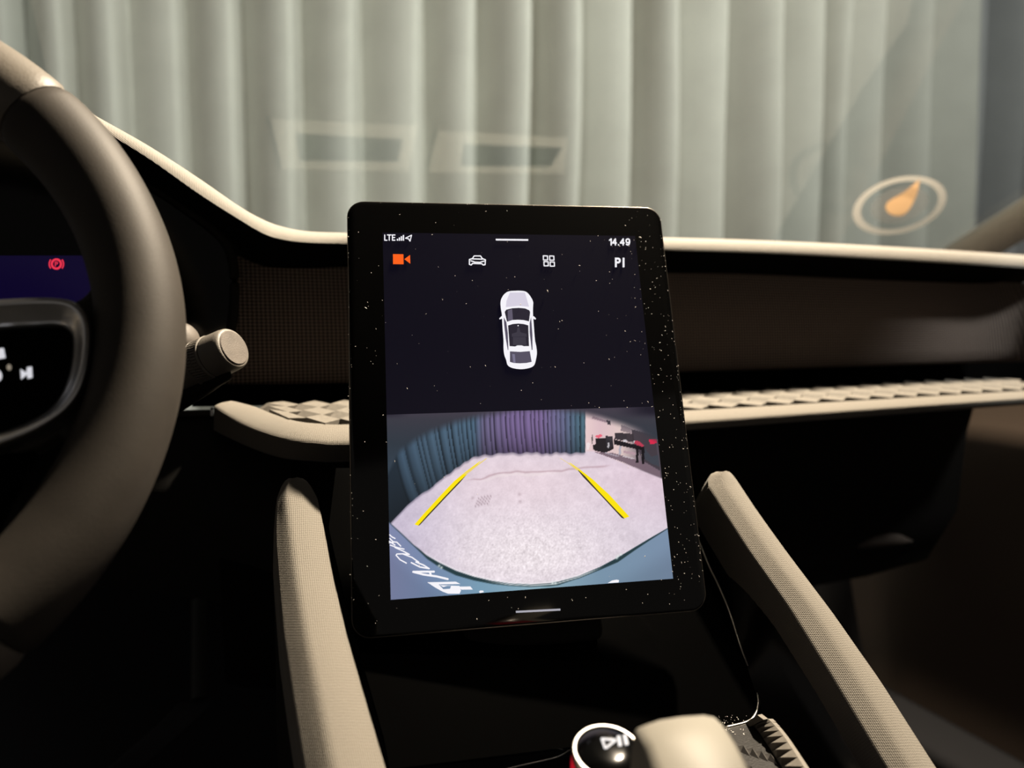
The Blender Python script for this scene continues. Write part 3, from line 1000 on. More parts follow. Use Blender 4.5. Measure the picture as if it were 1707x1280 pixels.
v, f = lathe(np.array([ctr[0], ctr[1] + .004, DECKZ + .0005]), (0, 0, 1), [(0, .024), (.004, .022), (.006, .016), (max(.012, ctr[2] - .04 - DECKZ), .014)], 28)
build('stem', v, f, M['rubber'], gs, smooth=40)

# ================================================================== TOUCHSCREEN
DW, DH = 0.170, 0.2266
def solve_screen():
    img = np.array([[637.5, 387.3], [1058.5, 393], [1122, 964.4], [651.4, 999.6]])
    obj = np.array([[0, DH], [DW, DH], [DW, 0], [0, 0]])
    A = []
    for (X, Y), (u, v) in zip(obj, img):
        u, v = (u - CXP) / FPX, (v - CYP) / FPX
        A.append([X, Y, 1, 0, 0, 0, -u * X, -u * Y, -u]); A.append([0, 0, 0, X, Y, 1, -v * X, -v * Y, -v])
    h = np.linalg.svd(np.array(A))[2][-1].reshape(3, 3)
    s = 1 / np.sqrt(np.linalg.norm(h[:, 0]) * np.linalg.norm(h[:, 1]))
    if h[2, 2] < 0: s = -s
    r1, r2, t = h[:, 0] * s, h[:, 1] * s, h[:, 2] * s
    r1 = unit(r1); r2 = unit(r2 - r1 * np.dot(r1, r2))
    w = lambda q: q[0] * RGT - q[1] * UPV + q[2] * FWD
    return CAM + w(t), w(r1), w(r2)
SO, SU, SV = solve_screen()                       # lower left corner of the picture area, right, up
SN = np.cross(SU, SV)
if np.dot(SN, CAM - SO) < 0: SN = -SN
def suv(px, py):
    p = Pplane(px, py, SO, SN) - SO
    return float(np.dot(p, SU)), float(np.dot(p, SV))
def sp(u, v, off=0.0):
    return SO + SU * u + SV * v + SN * off
def spx(px, py, off=0.0):
    return sp(*suv(px, py), off)
cl = [suv(575, 332.5), suv(1100, 346), suv(1181.5, 1016), suv(589, 1068)]
u0 = (cl[0][0] + cl[3][0]) / 2; u1 = (cl[1][0] + cl[2][0]) / 2
v1 = (cl[0][1] + cl[1][1]) / 2; v0 = (cl[2][1] + cl[3][1]) / 2
tabl = empty('center_touchscreen', sp((u0 + u1) / 2, v0), 'tall black touchscreen showing a rear camera view and white car', 'touchscreen')
def rrect(u0, v0, u1, v1, r, n=10):
    pts = []
    for cx_, cy_, s in ((u1 - r, v1 - r, 0), (u0 + r, v1 - r, 90), (u0 + r, v0 + r, 180), (u1 - r, v0 + r, 270)):
        for k in range(n + 1):
            a = math.radians(s + 90 * k / n)
            pts.append((cx_ + r * math.cos(a), cy_ + r * math.sin(a)))
    return pts
RAD = .0105
secs = []
for ins_, off in ((.006, -.018), (.002, -.016), (.0, -.011), (.0, -.0035), (.0006, -.0018)):
    secs.append([sp(a, b, off) for a, b in rrect(u0 + ins_, v0 + ins_, u1 - ins_, v1 - ins_, RAD)])
v, f, u = sweep(secs)
M['shell'] = mat('screen_shell', (0.012, 0.011, 0.011), 0.4, grain=0.2)
build('housing', v, f, M['shell'], tabl, smooth=40)
secs = []
for ins_, off in ((.0012, -.0019), (.0008, -.0012), (.0010, -.0006), (.0018, -.0003)):
    secs.append([sp(a, b, off) for a, b in rrect(u0 + ins_, v0 + ins_, u1 - ins_, v1 - ins_, RAD - ins_)])
v, f, u = sweep(secs)
M['bezel'] = mat('bezel_glass', (0.003, 0.003, 0.003), 0.1, spec=0.5)
glass = build('glass_front', v, f, M['bezel'], tabl, smooth=40)
ringp = np.array([sp(a, b, -.0012) for a, b in rrect(u0 + .0004, v0 + .0004, u1 - .0004, v1 - .0004, RAD)])
v, f, u = tube(ringp, .00042, 6, closed=True, hint=SN)
M['edge'] = mat('satin_edge', (0.16, 0.14, 0.12), 0.35, metal=1.0)
build('edge_ring', v, f, M['edge'], tabl, smooth=180)
# mount behind the screen
v, f = prism([sp(.04, -.035, -.017), sp(.13, -.035, -.017), sp(.125, .12, -.017), sp(.045, .12, -.017)], np.array([0, .05, -.012]))
bevel(build('mount', v, f, M['dark'], tabl, smooth=40), .006)

# display panel; everything on it is flat and lit
M['panel'] = mat_emit('display_black', (11, 9, 22))
v, f = prism([sp(0, 0, -.0002), sp(DW, 0, -.0002), sp(DW, DH, -.0002), sp(0, DH, -.0002)], -SN * .0008)
panel = build('display', v, f, M['panel'], tabl, smooth=None)
M['w'] = mat_emit('pixel_white', (246, 244, 250))
M['wg'] = mat_emit('pixel_grey', (214, 208, 224))
M['g1'] = mat_emit('pixel_dark', (42, 38, 50))
M['g2'] = mat_emit('pixel_dim', (86, 80, 98))
M['or'] = mat_emit('pixel_orange', (255, 98, 28))
M['ye'] = mat_emit('pixel_yellow', (252, 228, 12))
M['yp'] = mat_emit('pixel_pale_yellow', (236, 210, 120))
M['kk'] = mat_emit('pixel_olive', (70, 62, 40))
M['re'] = mat_emit('pixel_red', (214, 30, 62))
def spoly(name, pts, mtl, off, parent=None):
    v = [spx(a, b, off) for a, b in pts]
    return build(name, v, [tuple(range(len(v)))], mtl, parent or panel, smooth=None)
def sstrokes(name, segs, w, mtl, off, parent=None):
    """polylines with round-ish joints, one mesh"""
    v, f = [], []
    for pl in segs:
        for a, b in zip(pl[:-1], pl[1:]):
            q = stroke_pts(a, b, w)
            b0 = len(v); v += [spx(x, y, off) for x, y in q]; f.append((b0, b0 + 1, b0 + 2, b0 + 3))
        for (x, y) in pl:
            b0 = len(v)
            v += [spx(x + w / 2 * math.cos(t), y + w / 2 * math.sin(t), off + .000004) for t in np.linspace(0, 2 * math.pi, 10, endpoint=False)]
            f.append(tuple(range(b0, b0 + 10)))
    return build(name, v, f, mtl, parent or panel, smooth=None)
def stext(name, body, cx_, cy_, w_px, h_px, mtl, off, bold=.02):
    vs, fs, w, h = text_mesh(body, bold)
    build(name, [spx(cx_ + p[0] / w * w_px, cy_ - p[1] / h * h_px + (p[0] / w * w_px) * .012, off) for p in vs], fs, mtl, panel, smooth=None)
Z1, Z2, Z3, Z4 = .00002, .00005, .00008, .00011

for k in range(4):
    x = 661.5 + 3.3 * k; h = 3 + 2.1 * k
    spoly('signal_bar', [(x, 401 - h), (x + 2.2, 401 - h), (x + 2.2, 401.2), (x, 401.2)], M['w'], Z2)
sstrokes('location_arrow', [[(676, 397), (686, 392), (683.5, 402), (681, 398), (676, 397)]], 1.6, M['w'], Z2)
def dig(ch, x, y, w=6.2, h=10.0):
    g = {'1': [[(.25, .22), (.7, 0), (.7, 1)]], '4': [[(.78, 1), (.78, 0), (.02, .68), (1.02, .68)]],
         '9': [[(.95, .32), (.85, .08), (.5, 0), (.12, .1), (.02, .34), (.15, .58), (.5, .66), (.85, .55), (.95, .32), (.95, .6), (.8, .92), (.45, 1), (.12, .9)]], '.': [[(.5, .97), (.5, 1)]],
         'L': [[(.1, 0), (.1, 1), (.8, 1)]], 'T': [[(0, 0), (1, 0)], [(.5, 0), (.5, 1)]], 'E': [[(.85, 0), (.1, 0), (.1, 1), (.85, 1)], [(.1, .48), (.75, .48)]]}[ch]
    return [[(x + px * w, y + py * h + .012 * px * w) for px, py in pl] for pl in g]
sstrokes('clock_text', [pl for ch, x in (('1', 1014.5), ('4', 1021), ('.', 1028), ('4', 1034), ('9', 1043.5)) for pl in dig(ch, x, 398.2)], 2.3, M['w'], Z2)
spoly('pull_bar', [(826.5, 398), (880.5, 398.6), (880.5, 401.4), (826.5, 400.8)], M['w'], Z2)
stext('parking_text', 'P1', 1033, 437.5, 16, 16, M['w'], Z2, .03)
sstrokes('network_text', [pl for ch, x, w in (('L', 640.8, 5.4), ('T', 645.8, 6.2), ('E', 653.6, 5.6)) for pl in dig(ch, x, 391.6, w, 8.8)], 1.8, M['w'], Z2)
cm = spoly('camera_icon', [(655, 423.5), (672.5, 423.8), (672.8, 440.5), (655.2, 440.2)], M['or'], Z2)
spoly('camera_lens', [(674, 432), (683.5, 425), (684, 439.5)], M['or'], Z2, cm)
def pz(pts):                                       # from the enlarged strip to photo pixels
    return [(620 + x * 460 / 1707, 370 + y * 100 / 371) for x, y in pts]
sstrokes('car_icon', [pz([(603, 262), (603, 232), (622, 226), (632, 210), (672, 210), (682, 226), (702, 234), (700, 264), (688, 266), (680, 258), (622, 256), (614, 266), (603, 262)]),
                      pz([(622, 228), (682, 230)]), pz([(612, 240), (632, 246)]), pz([(694, 242), (672, 248)]), pz([(632, 248), (672, 250)])], 1.9, M['w'], Z2)
for (x, y) in ((1073, 222), (1112, 223), (1077, 258), (1115, 260)):
    sstrokes('grid_icon', [pz([(x - 13, y - 13), (x + 13, y - 12), (x + 14, y + 13), (x - 12, y + 13), (x - 13, y - 13)])], 1.8, M['w'], Z2)
# white car seen from above
def pc(pts):
    return [(800 + x / 8.0, 470 + y / 8.0) for x, y in pts]
body = smooth_path(pc([(510, 116), (590, 122), (640, 150), (685, 210), (710, 270), (708, 340), (708, 430), (716, 540), (724, 650), (735, 780), (752, 860), (760, 950), (748, 1030), (728, 1100), (690, 1135), (620, 1155), (545, 1162),
                       (470, 1155), (410, 1138), (368, 1105), (350, 1040), (325, 970), (315, 880), (315, 780), (305, 650), (298, 540), (292, 430), (278, 340), (276, 260), (300, 195), (345, 145), (400, 122), (510, 116)]), 120)[:-1]
car = spoly('car_picture', [tuple(p) for p in body], M['w'], Z1)
for nm, pts, m_ in (('bonnet', [(400, 140), (600, 140), (655, 330), (520, 318), (345, 335), (355, 250)], 'wg'),
                ('windscreen', [(330, 400), (350, 370), (430, 350), (520, 345), (600, 352), (655, 375), (670, 400), (655, 525), (580, 508), (505, 503), (430, 508), (362, 530)], 'g1'),
                ('glass_roof', [(375, 580), (440, 560), (510, 554), (580, 560), (645, 578), (655, 855), (585, 856), (560, 846), (500, 846), (470, 860), (396, 856)], 'g1'),
                ('rear_window', [(400, 925), (540, 932), (665, 922), (690, 1065), (620, 1080), (530, 1085), (450, 1080), (400, 1065)], 'g2'),
                ('side_window', [(318, 470), (352, 535), (372, 680), (380, 905), (372, 908), (345, 760), (322, 560)], 'g2'),
                ('side_window', [(682, 470), (664, 540), (664, 680), (690, 905), (702, 905), (700, 700), (690, 560)], 'g2'),
                ('mirror', [(322, 455), (290, 455), (258, 485), (262, 500), (300, 488), (322, 478)], 'w'),
                ('mirror', [(690, 458), (722, 458), (748, 488), (742, 502), (706, 488), (690, 480)], 'w')):
    spoly(nm, pc(pts), M[m_], Z2, car)
for nm, pts, m_ in (('cabin', [(425, 690), (490, 670), (500, 610), (525, 600), (540, 670), (620, 690), (625, 730), (425, 732)], 'g2'),
                    ('cabin', [(440, 735), (610, 735), (620, 840), (440, 842)], 'g2'), ('window_glare', [(370, 380), (430, 360), (440, 505), (372, 520)], 'g2'), ('window_glare', [(430, 960), (465, 962), (475, 1075), (445, 1078)], 'wg')):
    spoly(nm, pc(pts), mat_emit('pixel_cabin', (60, 56, 68) if nm == 'cabin' else (96, 90, 108) if m_ == 'g2' else (120, 115, 140)), Z3, car)
v, f = ring_poly(863.7, 542.8, 0, 1.0, 12, lambda a, b: spx(a, b, Z3))
build('cabin_light', v, f, M['w'], car, smooth=None)

# ---- rear camera picture: a fine lit grid, coloured per cell
GU, GV = 330, 216
vtop = suv(865, 684.5)[1]
us = np.linspace(0, DW, GU); vs_ = np.linspace(0, vtop, GV)
UU, VV = np.meshgrid(us, vs_)
PW = SO + UU[..., None] * SU + VV[..., None] * SV
X, Y = project(PW.reshape(-1, 3))
X, Y = X.reshape(GV, GU), Y.reshape(GV, GU)
def sst(a, b, x): t = np.clip((x - a) / (b - a), 0, 1); return t * t * (3 - 2 * t)
def blend(img, mask, col): return img * (1 - mask[..., None]) + np.asarray(col, float) * mask[..., None]
def noise(sc):
    gh, gw = max(2, int(GV / sc) + 2), max(2, int(GU / sc) + 2)
    g = rng.normal(size=(gh, gw))
    yi = np.linspace(0, gh - 1.001, GV); xi = np.linspace(0, gw - 1.001, GU)
    y0 = yi.astype(int); x0 = xi.astype(int); fy = (yi - y0)[:, None]; fx_ = (xi - x0)[None]
    return (g[y0][:, x0] * (1 - fy) * (1 - fx_) + g[y0 + 1][:, x0] * fy * (1 - fx_) + g[y0][:, x0 + 1] * (1 - fy) * fx_ + g[y0 + 1][:, x0 + 1] * fy * fx_)
img = np.zeros((GV, GU, 3)) + np.array([216, 203, 216.])
ctrm = np.exp(-(((X - 885) / 150) ** 2 + ((Y - 925) / 75) ** 2))
img += ctrm[..., None] * np.array([22, 24, 16])
ctr2 = np.exp(-(((X - 880) / 160) ** 2 + ((Y - 800) / 60) ** 2))
img += ctr2[..., None] * np.array([14, 8, 4])
img = blend(img, sst(950, 1105, X) * sst(900, 780, Y) * .35, (226, 188, 205))
img = blend(img, sst(790, 660, X) * .5, (190, 180, 206))
tex = noise(1.3) * 5 * (0.4 + ctrm * 2.2) + noise(5) * 3 + noise(14) * 3
img += tex[..., None]
# crack across the floor
ck = np.interp(X, [775, 800, 830, 860, 900, 940, 980, 1015], [801, 799, 790, 786, 787, 783, 779, 776]) + noise(9) * 1.2
img = blend(img, np.exp(-((Y - ck) / 1.6) ** 2) * (sst(770, 800, X) * sst(1025, 1000, X)) * .38, (150, 110, 118))
img = blend(img, np.exp(-((Y - ck - 4) / 2.5) ** 2) * (sst(780, 830, X) * sst(960, 900, X)) * .35, (245, 232, 230))
# curtains at the back and on the left
cb = np.interp(X, [640, 662, 682, 693, 722, 733, 756, 771, 785, 809, 829, 866, 899, 916, 935, 975], [884, 860, 840, 829, 812, 799, 785, 773, 763, 759, 756, 755, 755, 756, 755, 755])
cb = cb + (1.0 * np.sin(X * .33 + 2 * np.sin(X * .041)) + .9 * np.sin(X * .147)) * sst(640, 720, X)
tl = np.array([650, 668, 690, 697, 706, 722, 728, 744, 750, 762, 768, 776, 784, 791, 800, 806, 816, 822, 833, 842, 849, 857, 866, 872, 884, 890, 897, 905, 912, 918, 926, 933, 941, 950, 958, 966, 974], float)   # fold lines near the top
bl = tl + np.interp(tl, [650, 700, 760, 800, 870, 975], [32, 30, 12, 4, 6, 0])
tt = np.clip((Y - 700) / (np.maximum(cb, 701) - 700), 0, 1)
nx_ = X - np.interp(X, tl, bl - tl) * tt ** 1.4
fold = np.full_like(X, 0.0)
ph_ = np.interp(nx_, tl, np.arange(len(tl)))
fr_ = ph_ - np.floor(ph_)
amp = rng.uniform(.35, 1.15, len(tl) + 1)[np.floor(ph_).astype(int)]
shade = 1.12 - amp * .62 * np.exp(-((fr_ - .08) / .17) ** 2) + .18 * np.exp(-((fr_ - .72) / .2) ** 2)
ccol = np.stack([np.interp(X, [650, 720, 790, 806, 850, 900, 940, 960, 975], c) for c in ([58, 66, 70, 96, 108, 112, 92, 74, 70], [76, 86, 92, 90, 92, 94, 95, 96, 98], [94, 104, 112, 120, 132, 136, 124, 114, 112])], -1)
ccol = ccol * np.interp(Y, [690, 720, 745, 760], [1.12, 1.08, .82, .72])[..., None] if False else ccol * (1.12 - .38 * tt ** 2)[..., None]
ccol = ccol * shade[..., None] * .8
cmask = sst(1.4, -1.4, Y - cb) * sst(976.5, 975, X)
img = img * (1 - cmask[..., None]) + ccol * cmask[..., None]
# shadow under the hem
img = blend(img, np.exp(-((Y - cb - 1.5) / 2.2) ** 2) * sst(977, 973, X) * .35, (60, 55, 75))
# room on the right
rm = sst(975.5, 977, X)
wallb = np.interp(X, [976, 990, 1040, 1110], [752, 752, 772, 800])
wcol = np.stack([np.interp(X, [976, 1000, 1035, 1060, 1075], c) for c in ([232, 220, 224, 150, 78], [204, 190, 200, 134, 70], [204, 196, 196, 140, 80])], -1)
m_ = rm * sst(2, -2, Y - wallb)
img = img * (1 - m_[..., None]) + wcol * m_[..., None]
def inpoly(pts):
    pts = np.asarray(pts, float); c = np.zeros(X.shape, bool)
    n = len(pts); j = n - 1
    for i in range(n):
        xi, yi = pts[i]; xj, yj = pts[j]
        c ^= ((yi > Y) != (yj > Y)) & (X < (xj - xi) * (Y - yi) / (yj - yi + 1e-12) + xi)
        j = i
    return c.astype(float)
def z5(pts): return [(880 + x * 270 / 1707, 660 + y * 200 / 1264) for x, y in pts]
for pts, col in (([(830, 255), (872, 262), (872, 308), (835, 298)], (60, 52, 60)), ([(678, 210), (830, 262), (828, 280), (678, 240)], (168, 140, 150)), ([(980, 300), (1090, 345), (1085, 390), (980, 370)], (140, 124, 130)),
                 ([(700, 590), (980, 690), (1400, 860), (1395, 790), (1240, 700), (900, 600)], (120, 100, 112)), ([(1090, 350), (1340, 420), (1390, 780), (1230, 690), (1100, 480)], (66, 58, 66)),
                 ([(680, 515), (712, 510), (712, 450), (815, 445), (900, 480), (905, 555), (820, 600), (712, 580), (690, 560)], (28, 24, 28)), ([(815, 418), (890, 425), (905, 520), (870, 555), (835, 545), (818, 470)], (48, 44, 50)),
                 ([(905, 455), (1230, 540), (1225, 720), (1200, 720), (1200, 570), (1165, 560), (1165, 705), (1138, 705), (1140, 560), (905, 510)], (20, 17, 22)),
                 ([(912, 385), (1035, 392), (1045, 480), (915, 455)], (50, 44, 50)), ([(1040, 390), (1115, 400), (1120, 485), (1045, 478)], (58, 50, 56)), ([(960, 530), (985, 530), (980, 618), (955, 615)], (176, 172, 184)), ([(838, 492), (860, 492), (856, 545), (840, 545)], (196, 190, 196)),
                 ([(810, 590), (960, 630), (955, 642), (810, 602)], (170, 160, 170)), ([(1010, 575), (1130, 595), (1140, 625), (1010, 600)], (180, 150, 160)), ([(1000, 625), (1120, 655), (1115, 668), (1000, 640)], (196, 184, 190)), ([(710, 430), (715, 412), (775, 404), (785, 425), (740, 445)], (232, 100, 120)),
                 ([(1120, 470), (1170, 475), (1225, 525), (1205, 535), (1150, 515), (1125, 500)], (190, 60, 84)), ([(1272, 462), (1350, 452), (1365, 498), (1290, 505)], (224, 40, 76)), ([(1228, 545), (1300, 640), (1370, 620), (1385, 745), (1300, 712), (1228, 660)], (62, 66, 76)),
                 ([(618, 500), (640, 485), (655, 505), (645, 560), (625, 570)], (240, 224, 226)), ([(672, 405), (684, 405), (684, 510), (672, 500)], (92, 86, 84)), ([(1000, 460), (1040, 462), (1045, 485), (1005, 480)], (214, 206, 212)), ([(1110, 470), (1125, 470), (1125, 500), (1110, 500)], (214, 206, 212))):
    img = blend(img, inpoly(z5(pts)) * .95, col)
# dark edge of the boot lid above
arc = np.interp(X, [640, 665, 693, 720, 760, 800, 835, 865, 930, 965, 1000, 1040, 1070, 1105], [800, 752, 731, 717, 702, 692, 686, 680, 680, 686, 694, 706, 716, 738])
am = sst(9, -9, Y - arc - 2)
acol = np.stack([np.interp(Y, [684, 700, 740, 790], c) for c in ([66, 58, 48, 52], [60, 58, 56, 66], [72, 68, 66, 80])], -1)
img = img * (1 - am[..., None]) + acol * am[..., None]
edge_d = sst(700, 684, Y) * (sst(1020, 1090, X) + sst(690, 645, X))
img = blend(img, np.clip(edge_d, 0, 1) * .7, (14, 12, 26))
# bumper at the bottom
bu = np.interp(X, [640, 651, 690, 712, 733, 760, 790, 820, 850, 885, 915, 930, 965, 1000, 1030, 1050, 1080, 1113, 1125], [862, 872, 908, 926, 938, 951, 961, 968, 972.5, 974, 972, 969.5, 960, 945, 929, 917, 899, 880, 873])
bth = np.interp(X, [640, 690, 715, 735, 760, 800, 850, 900, 930, 960, 1000, 1030, 1060, 1113], [1.5, 2.5, 6, 8, 8, 6, 4, 4.5, 6, 4, 5, 8, 5, 1.5])
bcol = np.stack([np.interp(X, [650, 720, 800, 900, 1000, 1120], c) for c in ([128, 118, 120, 140, 120, 122], [136, 138, 156, 172, 146, 142], [172, 172, 180, 186, 168, 168])], -1)
bcol = bcol * (1.0 - .10 * sst(20, 70, Y - bu))[..., None]
m_ = sst(-.8, .8, Y - bu)
img = img * (1 - m_[..., None]) + bcol * m_[..., None]
img = blend(img, sst(-.8, .8, Y - bu) * sst(bth + 1, bth - 1, Y - bu), (38, 60, 66))
img = blend(img, np.exp(-((Y - bu + 1.2) / 1.3) ** 2) * (sst(700, 730, X) * sst(1000, 960, X)) * .75, (240, 236, 240))
img = blend(img, np.exp(-((Y - bu - bth * .45) / 1.0) ** 2) * (sst(800, 850, X) * sst(1010, 980, X)) * .9, (214, 222, 226))
for x0, y0 in ((732, 943), (736, 946), (926, 972), (921, 972), (1030, 927), (1035, 924), (1028, 930)):
    img = blend(img, np.exp(-(((X - x0) / 2) ** 2 + ((Y - y0) / 2) ** 2)) * .9, (225, 235, 232))
# grate marks on the floor
for k, (x0, y0) in enumerate(((798, 831), (803, 829), (808, 828), (813, 827), (818, 827))):
    for q in range(4):
        xx, yy = x0 - 1.8 * q, y0 + 4.2 * q
        img = blend(img, np.exp(-(((X - xx + (Y - yy) * -.4) / 1.0) ** 2 + ((Y - yy) / 2.0) ** 2)) * .6, (120, 96, 106))
for x0, y0, s in ((866, 824, 3), (867, 836, 3), (788, 830, 2.5)):
    img = blend(img, np.exp(-(((X - x0) / s) ** 2 + ((Y - y0) / s) ** 2)) * .35, (150, 128, 136))
img = np.clip(img, 0, 255) / 255
lin = np.where(img <= .04045, img / 12.92, ((img + .055) / 1.055) ** 2.4)
gv = PW + SN * Z1
idx = np.arange(GU * GV).reshape(GV, GU)
faces = np.stack([idx[:-1, :-1], idx[:-1, 1:], idx[1:, 1:], idx[1:, :-1]], -1).reshape(-1, 4)
fm, fnt, fb_ = mat_new('camera_picture')
at = fnt.nodes.new('ShaderNodeAttribute'); at.attribute_name = 'pixels'
fb_.inputs['Base Color'].default_value = (0.004, 0.004, 0.005, 1); fb_.inputs['Roughness'].default_value = 0.25
fb_.inputs['Emission Strength'].default_value = 1.0
fnt.links.new(at.outputs['Color'], fb_.inputs['Emission Color'])
feed = build('camera_picture', gv.reshape(-1, 3), faces, fm, panel, smooth=None)
ca = feed.data.color_attributes.new('pixels', 'FLOAT_COLOR', 'POINT')
ca.data.foreach_set('color', np.concatenate([lin.reshape(-1, 3), np.ones((GU * GV, 1))], 1).astype(np.float32).ravel())
# guide lines
spoly('guide_shadow', [(697, 876.5), (700, 875), (714, 860), (746, 826), (767, 804), (778, 791), (740, 826), (708, 860)], M['kk'], Z2, feed)
spoly('guide_line', [(691, 874), (697, 876), (711, 860), (743, 826), (764, 804), (779, 790), (801, 769), (800, 768.5), (774, 788), (757, 802), (735, 825), (703, 860)], M['ye'], Z3, feed)
spoly('guide_tip', [(779, 790), (812, 764), (810, 764), (772, 791)], M['yp'], Z4, feed)
spoly('guide_shadow', [(1041, 865), (1036, 863), (1000, 824), (972, 795), (960, 780), (1000, 815), (1035, 855)], M['kk'], Z2, feed)
spoly('guide_line', [(1041, 864), (1049, 861), (1016, 825), (988, 799), (966, 782), (950, 771), (949, 771.5), (960, 780), (975, 793.5), (997, 818), (1028, 851)], M['ye'], Z3, feed)
spoly('guide_tip', [(932, 763), (935, 764), (966, 783), (962, 784.5), (945, 771)], M['yp'], Z4, feed)
# mirrored lettering on the bumper
def z6(pts): return [(630 + x * 270 / 1707, 850 + y * 160 / 1012) for x, y in pts]
for nm, segs, w in (('lettering', [[(124, 262), (150, 285), (180, 300)], [(126, 300), (165, 340), (122, 345)], [(165, 335), (200, 340), (240, 380)], [(130, 370), (200, 395), (275, 412)], [(122, 330), (180, 370)]], 2.0),
                    ('lettering', [[(300, 560), (235, 525), (192, 478), (200, 464), (260, 462), (330, 468), (270, 435), (180, 395)], [(260, 462), (360, 500), (430, 550)]], 2.1),
                    ('lettering', [[(352, 555), (440, 600), (540, 618), (480, 580), (400, 548)]], 2.4),
                    ('lettering', [[(590, 650), (470, 650), (372, 652), (480, 680), (620, 700), (735, 728)], [(545, 650), (560, 690)]], 3.4)):
    sstrokes(nm, [z6(s) for s in segs], w, M['w'], Z3, feed)
spoly('lettering', z6([(520, 762), (820, 755), (870, 780), (640, 785), (690, 835), (760, 830), (770, 800), (730, 800), (690, 812), (650, 792), (860, 800), (875, 850), (860, 882), (740, 882), (680, 860), (600, 815)]), M['w'], Z3, feed)
spoly('lettering', z6([(845, 808), (975, 806), (1000, 838), (880, 840)]), M['w'], Z3, feed)
spoly('lettering', z6([(1065, 860), (1080, 848), (1110, 850), (1115, 866), (1075, 876)]), M['w'], Z3, feed)
spoly('lettering', [(1013, 971.8), (1020, 967.5), (1028, 966), (1032, 967), (1031, 970.8)], M['w'], Z3, feed)
# lower swipe mark and dust on the glass
v, f = prism([spx(a, b, .0001) for a, b in [(860, 1018.2), (934, 1014.4), (934.2, 1017.6), (860.2, 1021.4)]], -SN * .0003)
build('swipe_bar', v, f, mat_emit('dim_white', (172, 170, 180)), glass, smooth=None)
pts = []
for _ in range(420):
    a, b = random.uniform(u0 + .003, u1 - .003), random.uniform(v0 + .003, v1 - .003)
    if random.random() < .45: a = u1 - .003 - abs(random.gauss(0, .018))
    if 0 < a < DW and 0 < b < vtop and random.random() < .85: continue
    pts.append(sp(a, b, .0002))
for _ in range(90):
    pts.append(sp(u1 - random.uniform(.0004, .003), random.uniform(v0 + .02, v1 - .005), -.0004))
for _ in range(40):
    pts.append(sp(u0 - random.uniform(-.002, .0004), random.uniform(v0 + .02, v1 - .005), -.0004))
for _ in range(30):
    pts.append(sp(random.uniform(u0 + .02, u1 - .02), v1 - random.uniform(.0002, .0012), -.0004))
specks('dust', pts, .00025, M['dust'], tabl, SN)

# ================================================================== ROUND EMBLEM: TRANSLUCENT RING AND DROP LAID FLAT ON THE WINDSCREEN
stk = empty('round_emblem', ws(1500, 392) - WS_N * .002, 'round pale emblem with an orange drop in the lower right of the windscreen', 'sticker')
M['print'] = mat_layer('pale_layer', (0.25, 0.235, 0.21), .75)
M['print2'] = mat_layer('orange_layer', (0.37, 0.225, 0.11), .85)
M['print3'] = mat_layer('faint_layer', (0.13, 0.12, 0.11), .3)
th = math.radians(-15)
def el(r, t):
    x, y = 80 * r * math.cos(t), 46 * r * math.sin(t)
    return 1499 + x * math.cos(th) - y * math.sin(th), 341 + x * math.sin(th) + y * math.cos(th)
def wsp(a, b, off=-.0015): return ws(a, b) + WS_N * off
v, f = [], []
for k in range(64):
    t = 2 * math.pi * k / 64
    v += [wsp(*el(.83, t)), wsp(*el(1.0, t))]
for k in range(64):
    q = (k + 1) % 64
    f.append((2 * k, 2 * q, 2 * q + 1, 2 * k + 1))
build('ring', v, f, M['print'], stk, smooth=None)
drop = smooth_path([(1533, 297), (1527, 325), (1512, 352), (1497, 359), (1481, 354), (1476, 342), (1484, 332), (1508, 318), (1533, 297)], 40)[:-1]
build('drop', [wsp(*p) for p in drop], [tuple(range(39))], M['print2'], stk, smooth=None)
v, f = ring_poly(0, 0, .30, .62, 48, lambda a, b: wsp(*el(math.hypot(a, b), math.atan2(b, a)), -.0012))
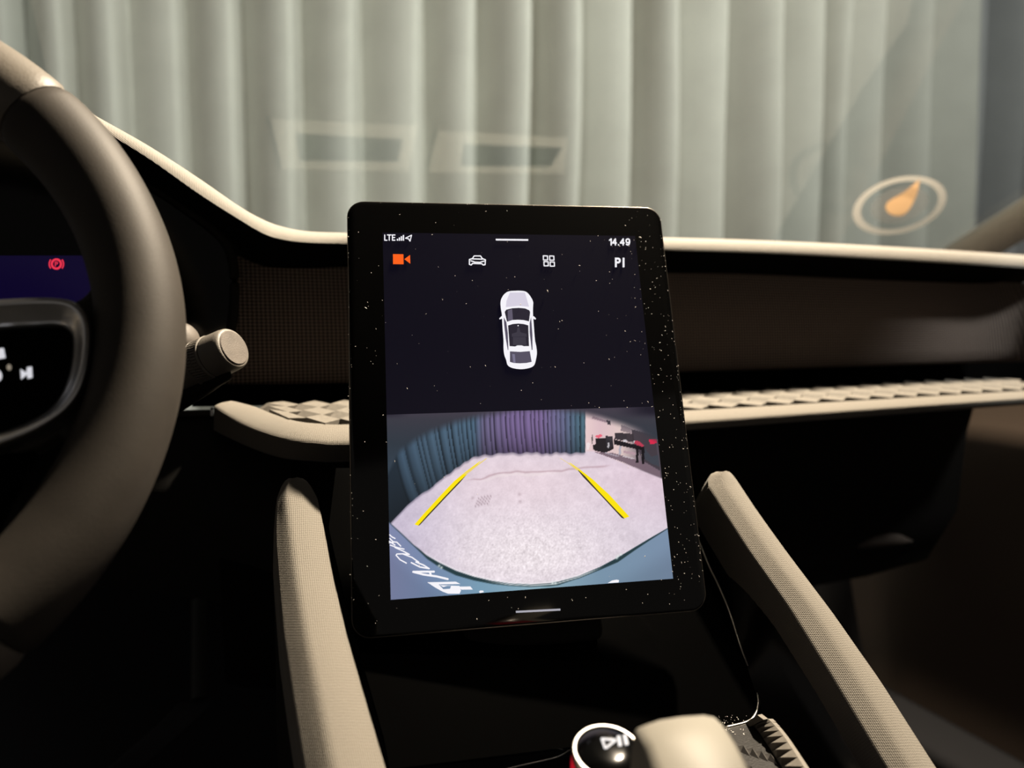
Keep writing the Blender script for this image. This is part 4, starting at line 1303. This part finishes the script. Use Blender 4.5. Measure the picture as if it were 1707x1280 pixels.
build('inner_layer', v, f, M['print3'], stk, smooth=None)

# ================================================================== CABIN SURROUNDINGS
# passenger door card
door = empty('door_card', (.95, .35, CAMH - .6), 'dim brown passenger door panel at the far right below the dashboard', 'door panel')
secs = []
for y in np.linspace(-.3, 1.10, 24):
    secs.append([np.array([x + .21, y, CAMH + z]) for x, z in ((.99, .04), (.96, .035), (.945, .0), (.955, -.08), (.93, -.16), (.925, -.22), (.95, -.26), (.96, -.45), (.94, -.69))])
v, f, u = sweep(secs, closed=False)
build('panel', v, f, M['door'], door, smooth=60)
# car floor and mats
v, f = box((.19, .25, CAMH - .70), 2.1, 1.7, .02)
tag(build('cabin_floor', v, f, M['carpet'], smooth=None), 'dark carpeted car floor below the console', 'carpet')
v, f = prism([np.array([.48, .3, CAMH - .69]), np.array([.86, .3, CAMH - .69]), np.array([.86, .95, CAMH - .69]), np.array([.48, .95, CAMH - .69])], (0, 0, .012))
tag(bevel(build('floor_mat', v, f, M['mat'], smooth=None), .004), 'dark grey floor mat in the passenger footwell', 'floor mat')
# bulkhead behind the pedals
secs = [[np.array([x, .98, CAMH - .25]), np.array([x, 1.0, CAMH - .5]), np.array([x, .95, CAMH - .69])] for x in (-.72, .17, 1.125)]
v, f, u = sweep(secs, closed=False)
tag(build('bulkhead', v, f, M['carpet'], smooth=60), 'black carpeted bulkhead at the front of the footwells', 'bulkhead')
# pedal
ped = empty('accelerator_pedal', Py(250, 1270, .72), 'dim slanted pedal in the dark driver footwell', 'pedal')
pp = smooth_path([Py(332, 1165, .80), Py(300, 1200, .77), Py(250, 1245, .74), Py(200, 1290, .72)], 12)
secs = [[p + np.array([-.02, 0, 0]), p + np.array([.02, 0, 0]), p + np.array([.02, .012, -.006]), p + np.array([-.02, .012, -.006])] for p in pp]
v, f, u = sweep(secs)
bevel(build('pad', v, f, M['mat'], ped, smooth=40), .003)
v, f, u = tube([pp[0], pp[0] + np.array([0, .08, .08])], .008, 10)
build('arm', v, f, M['rubber'], ped, smooth=60)
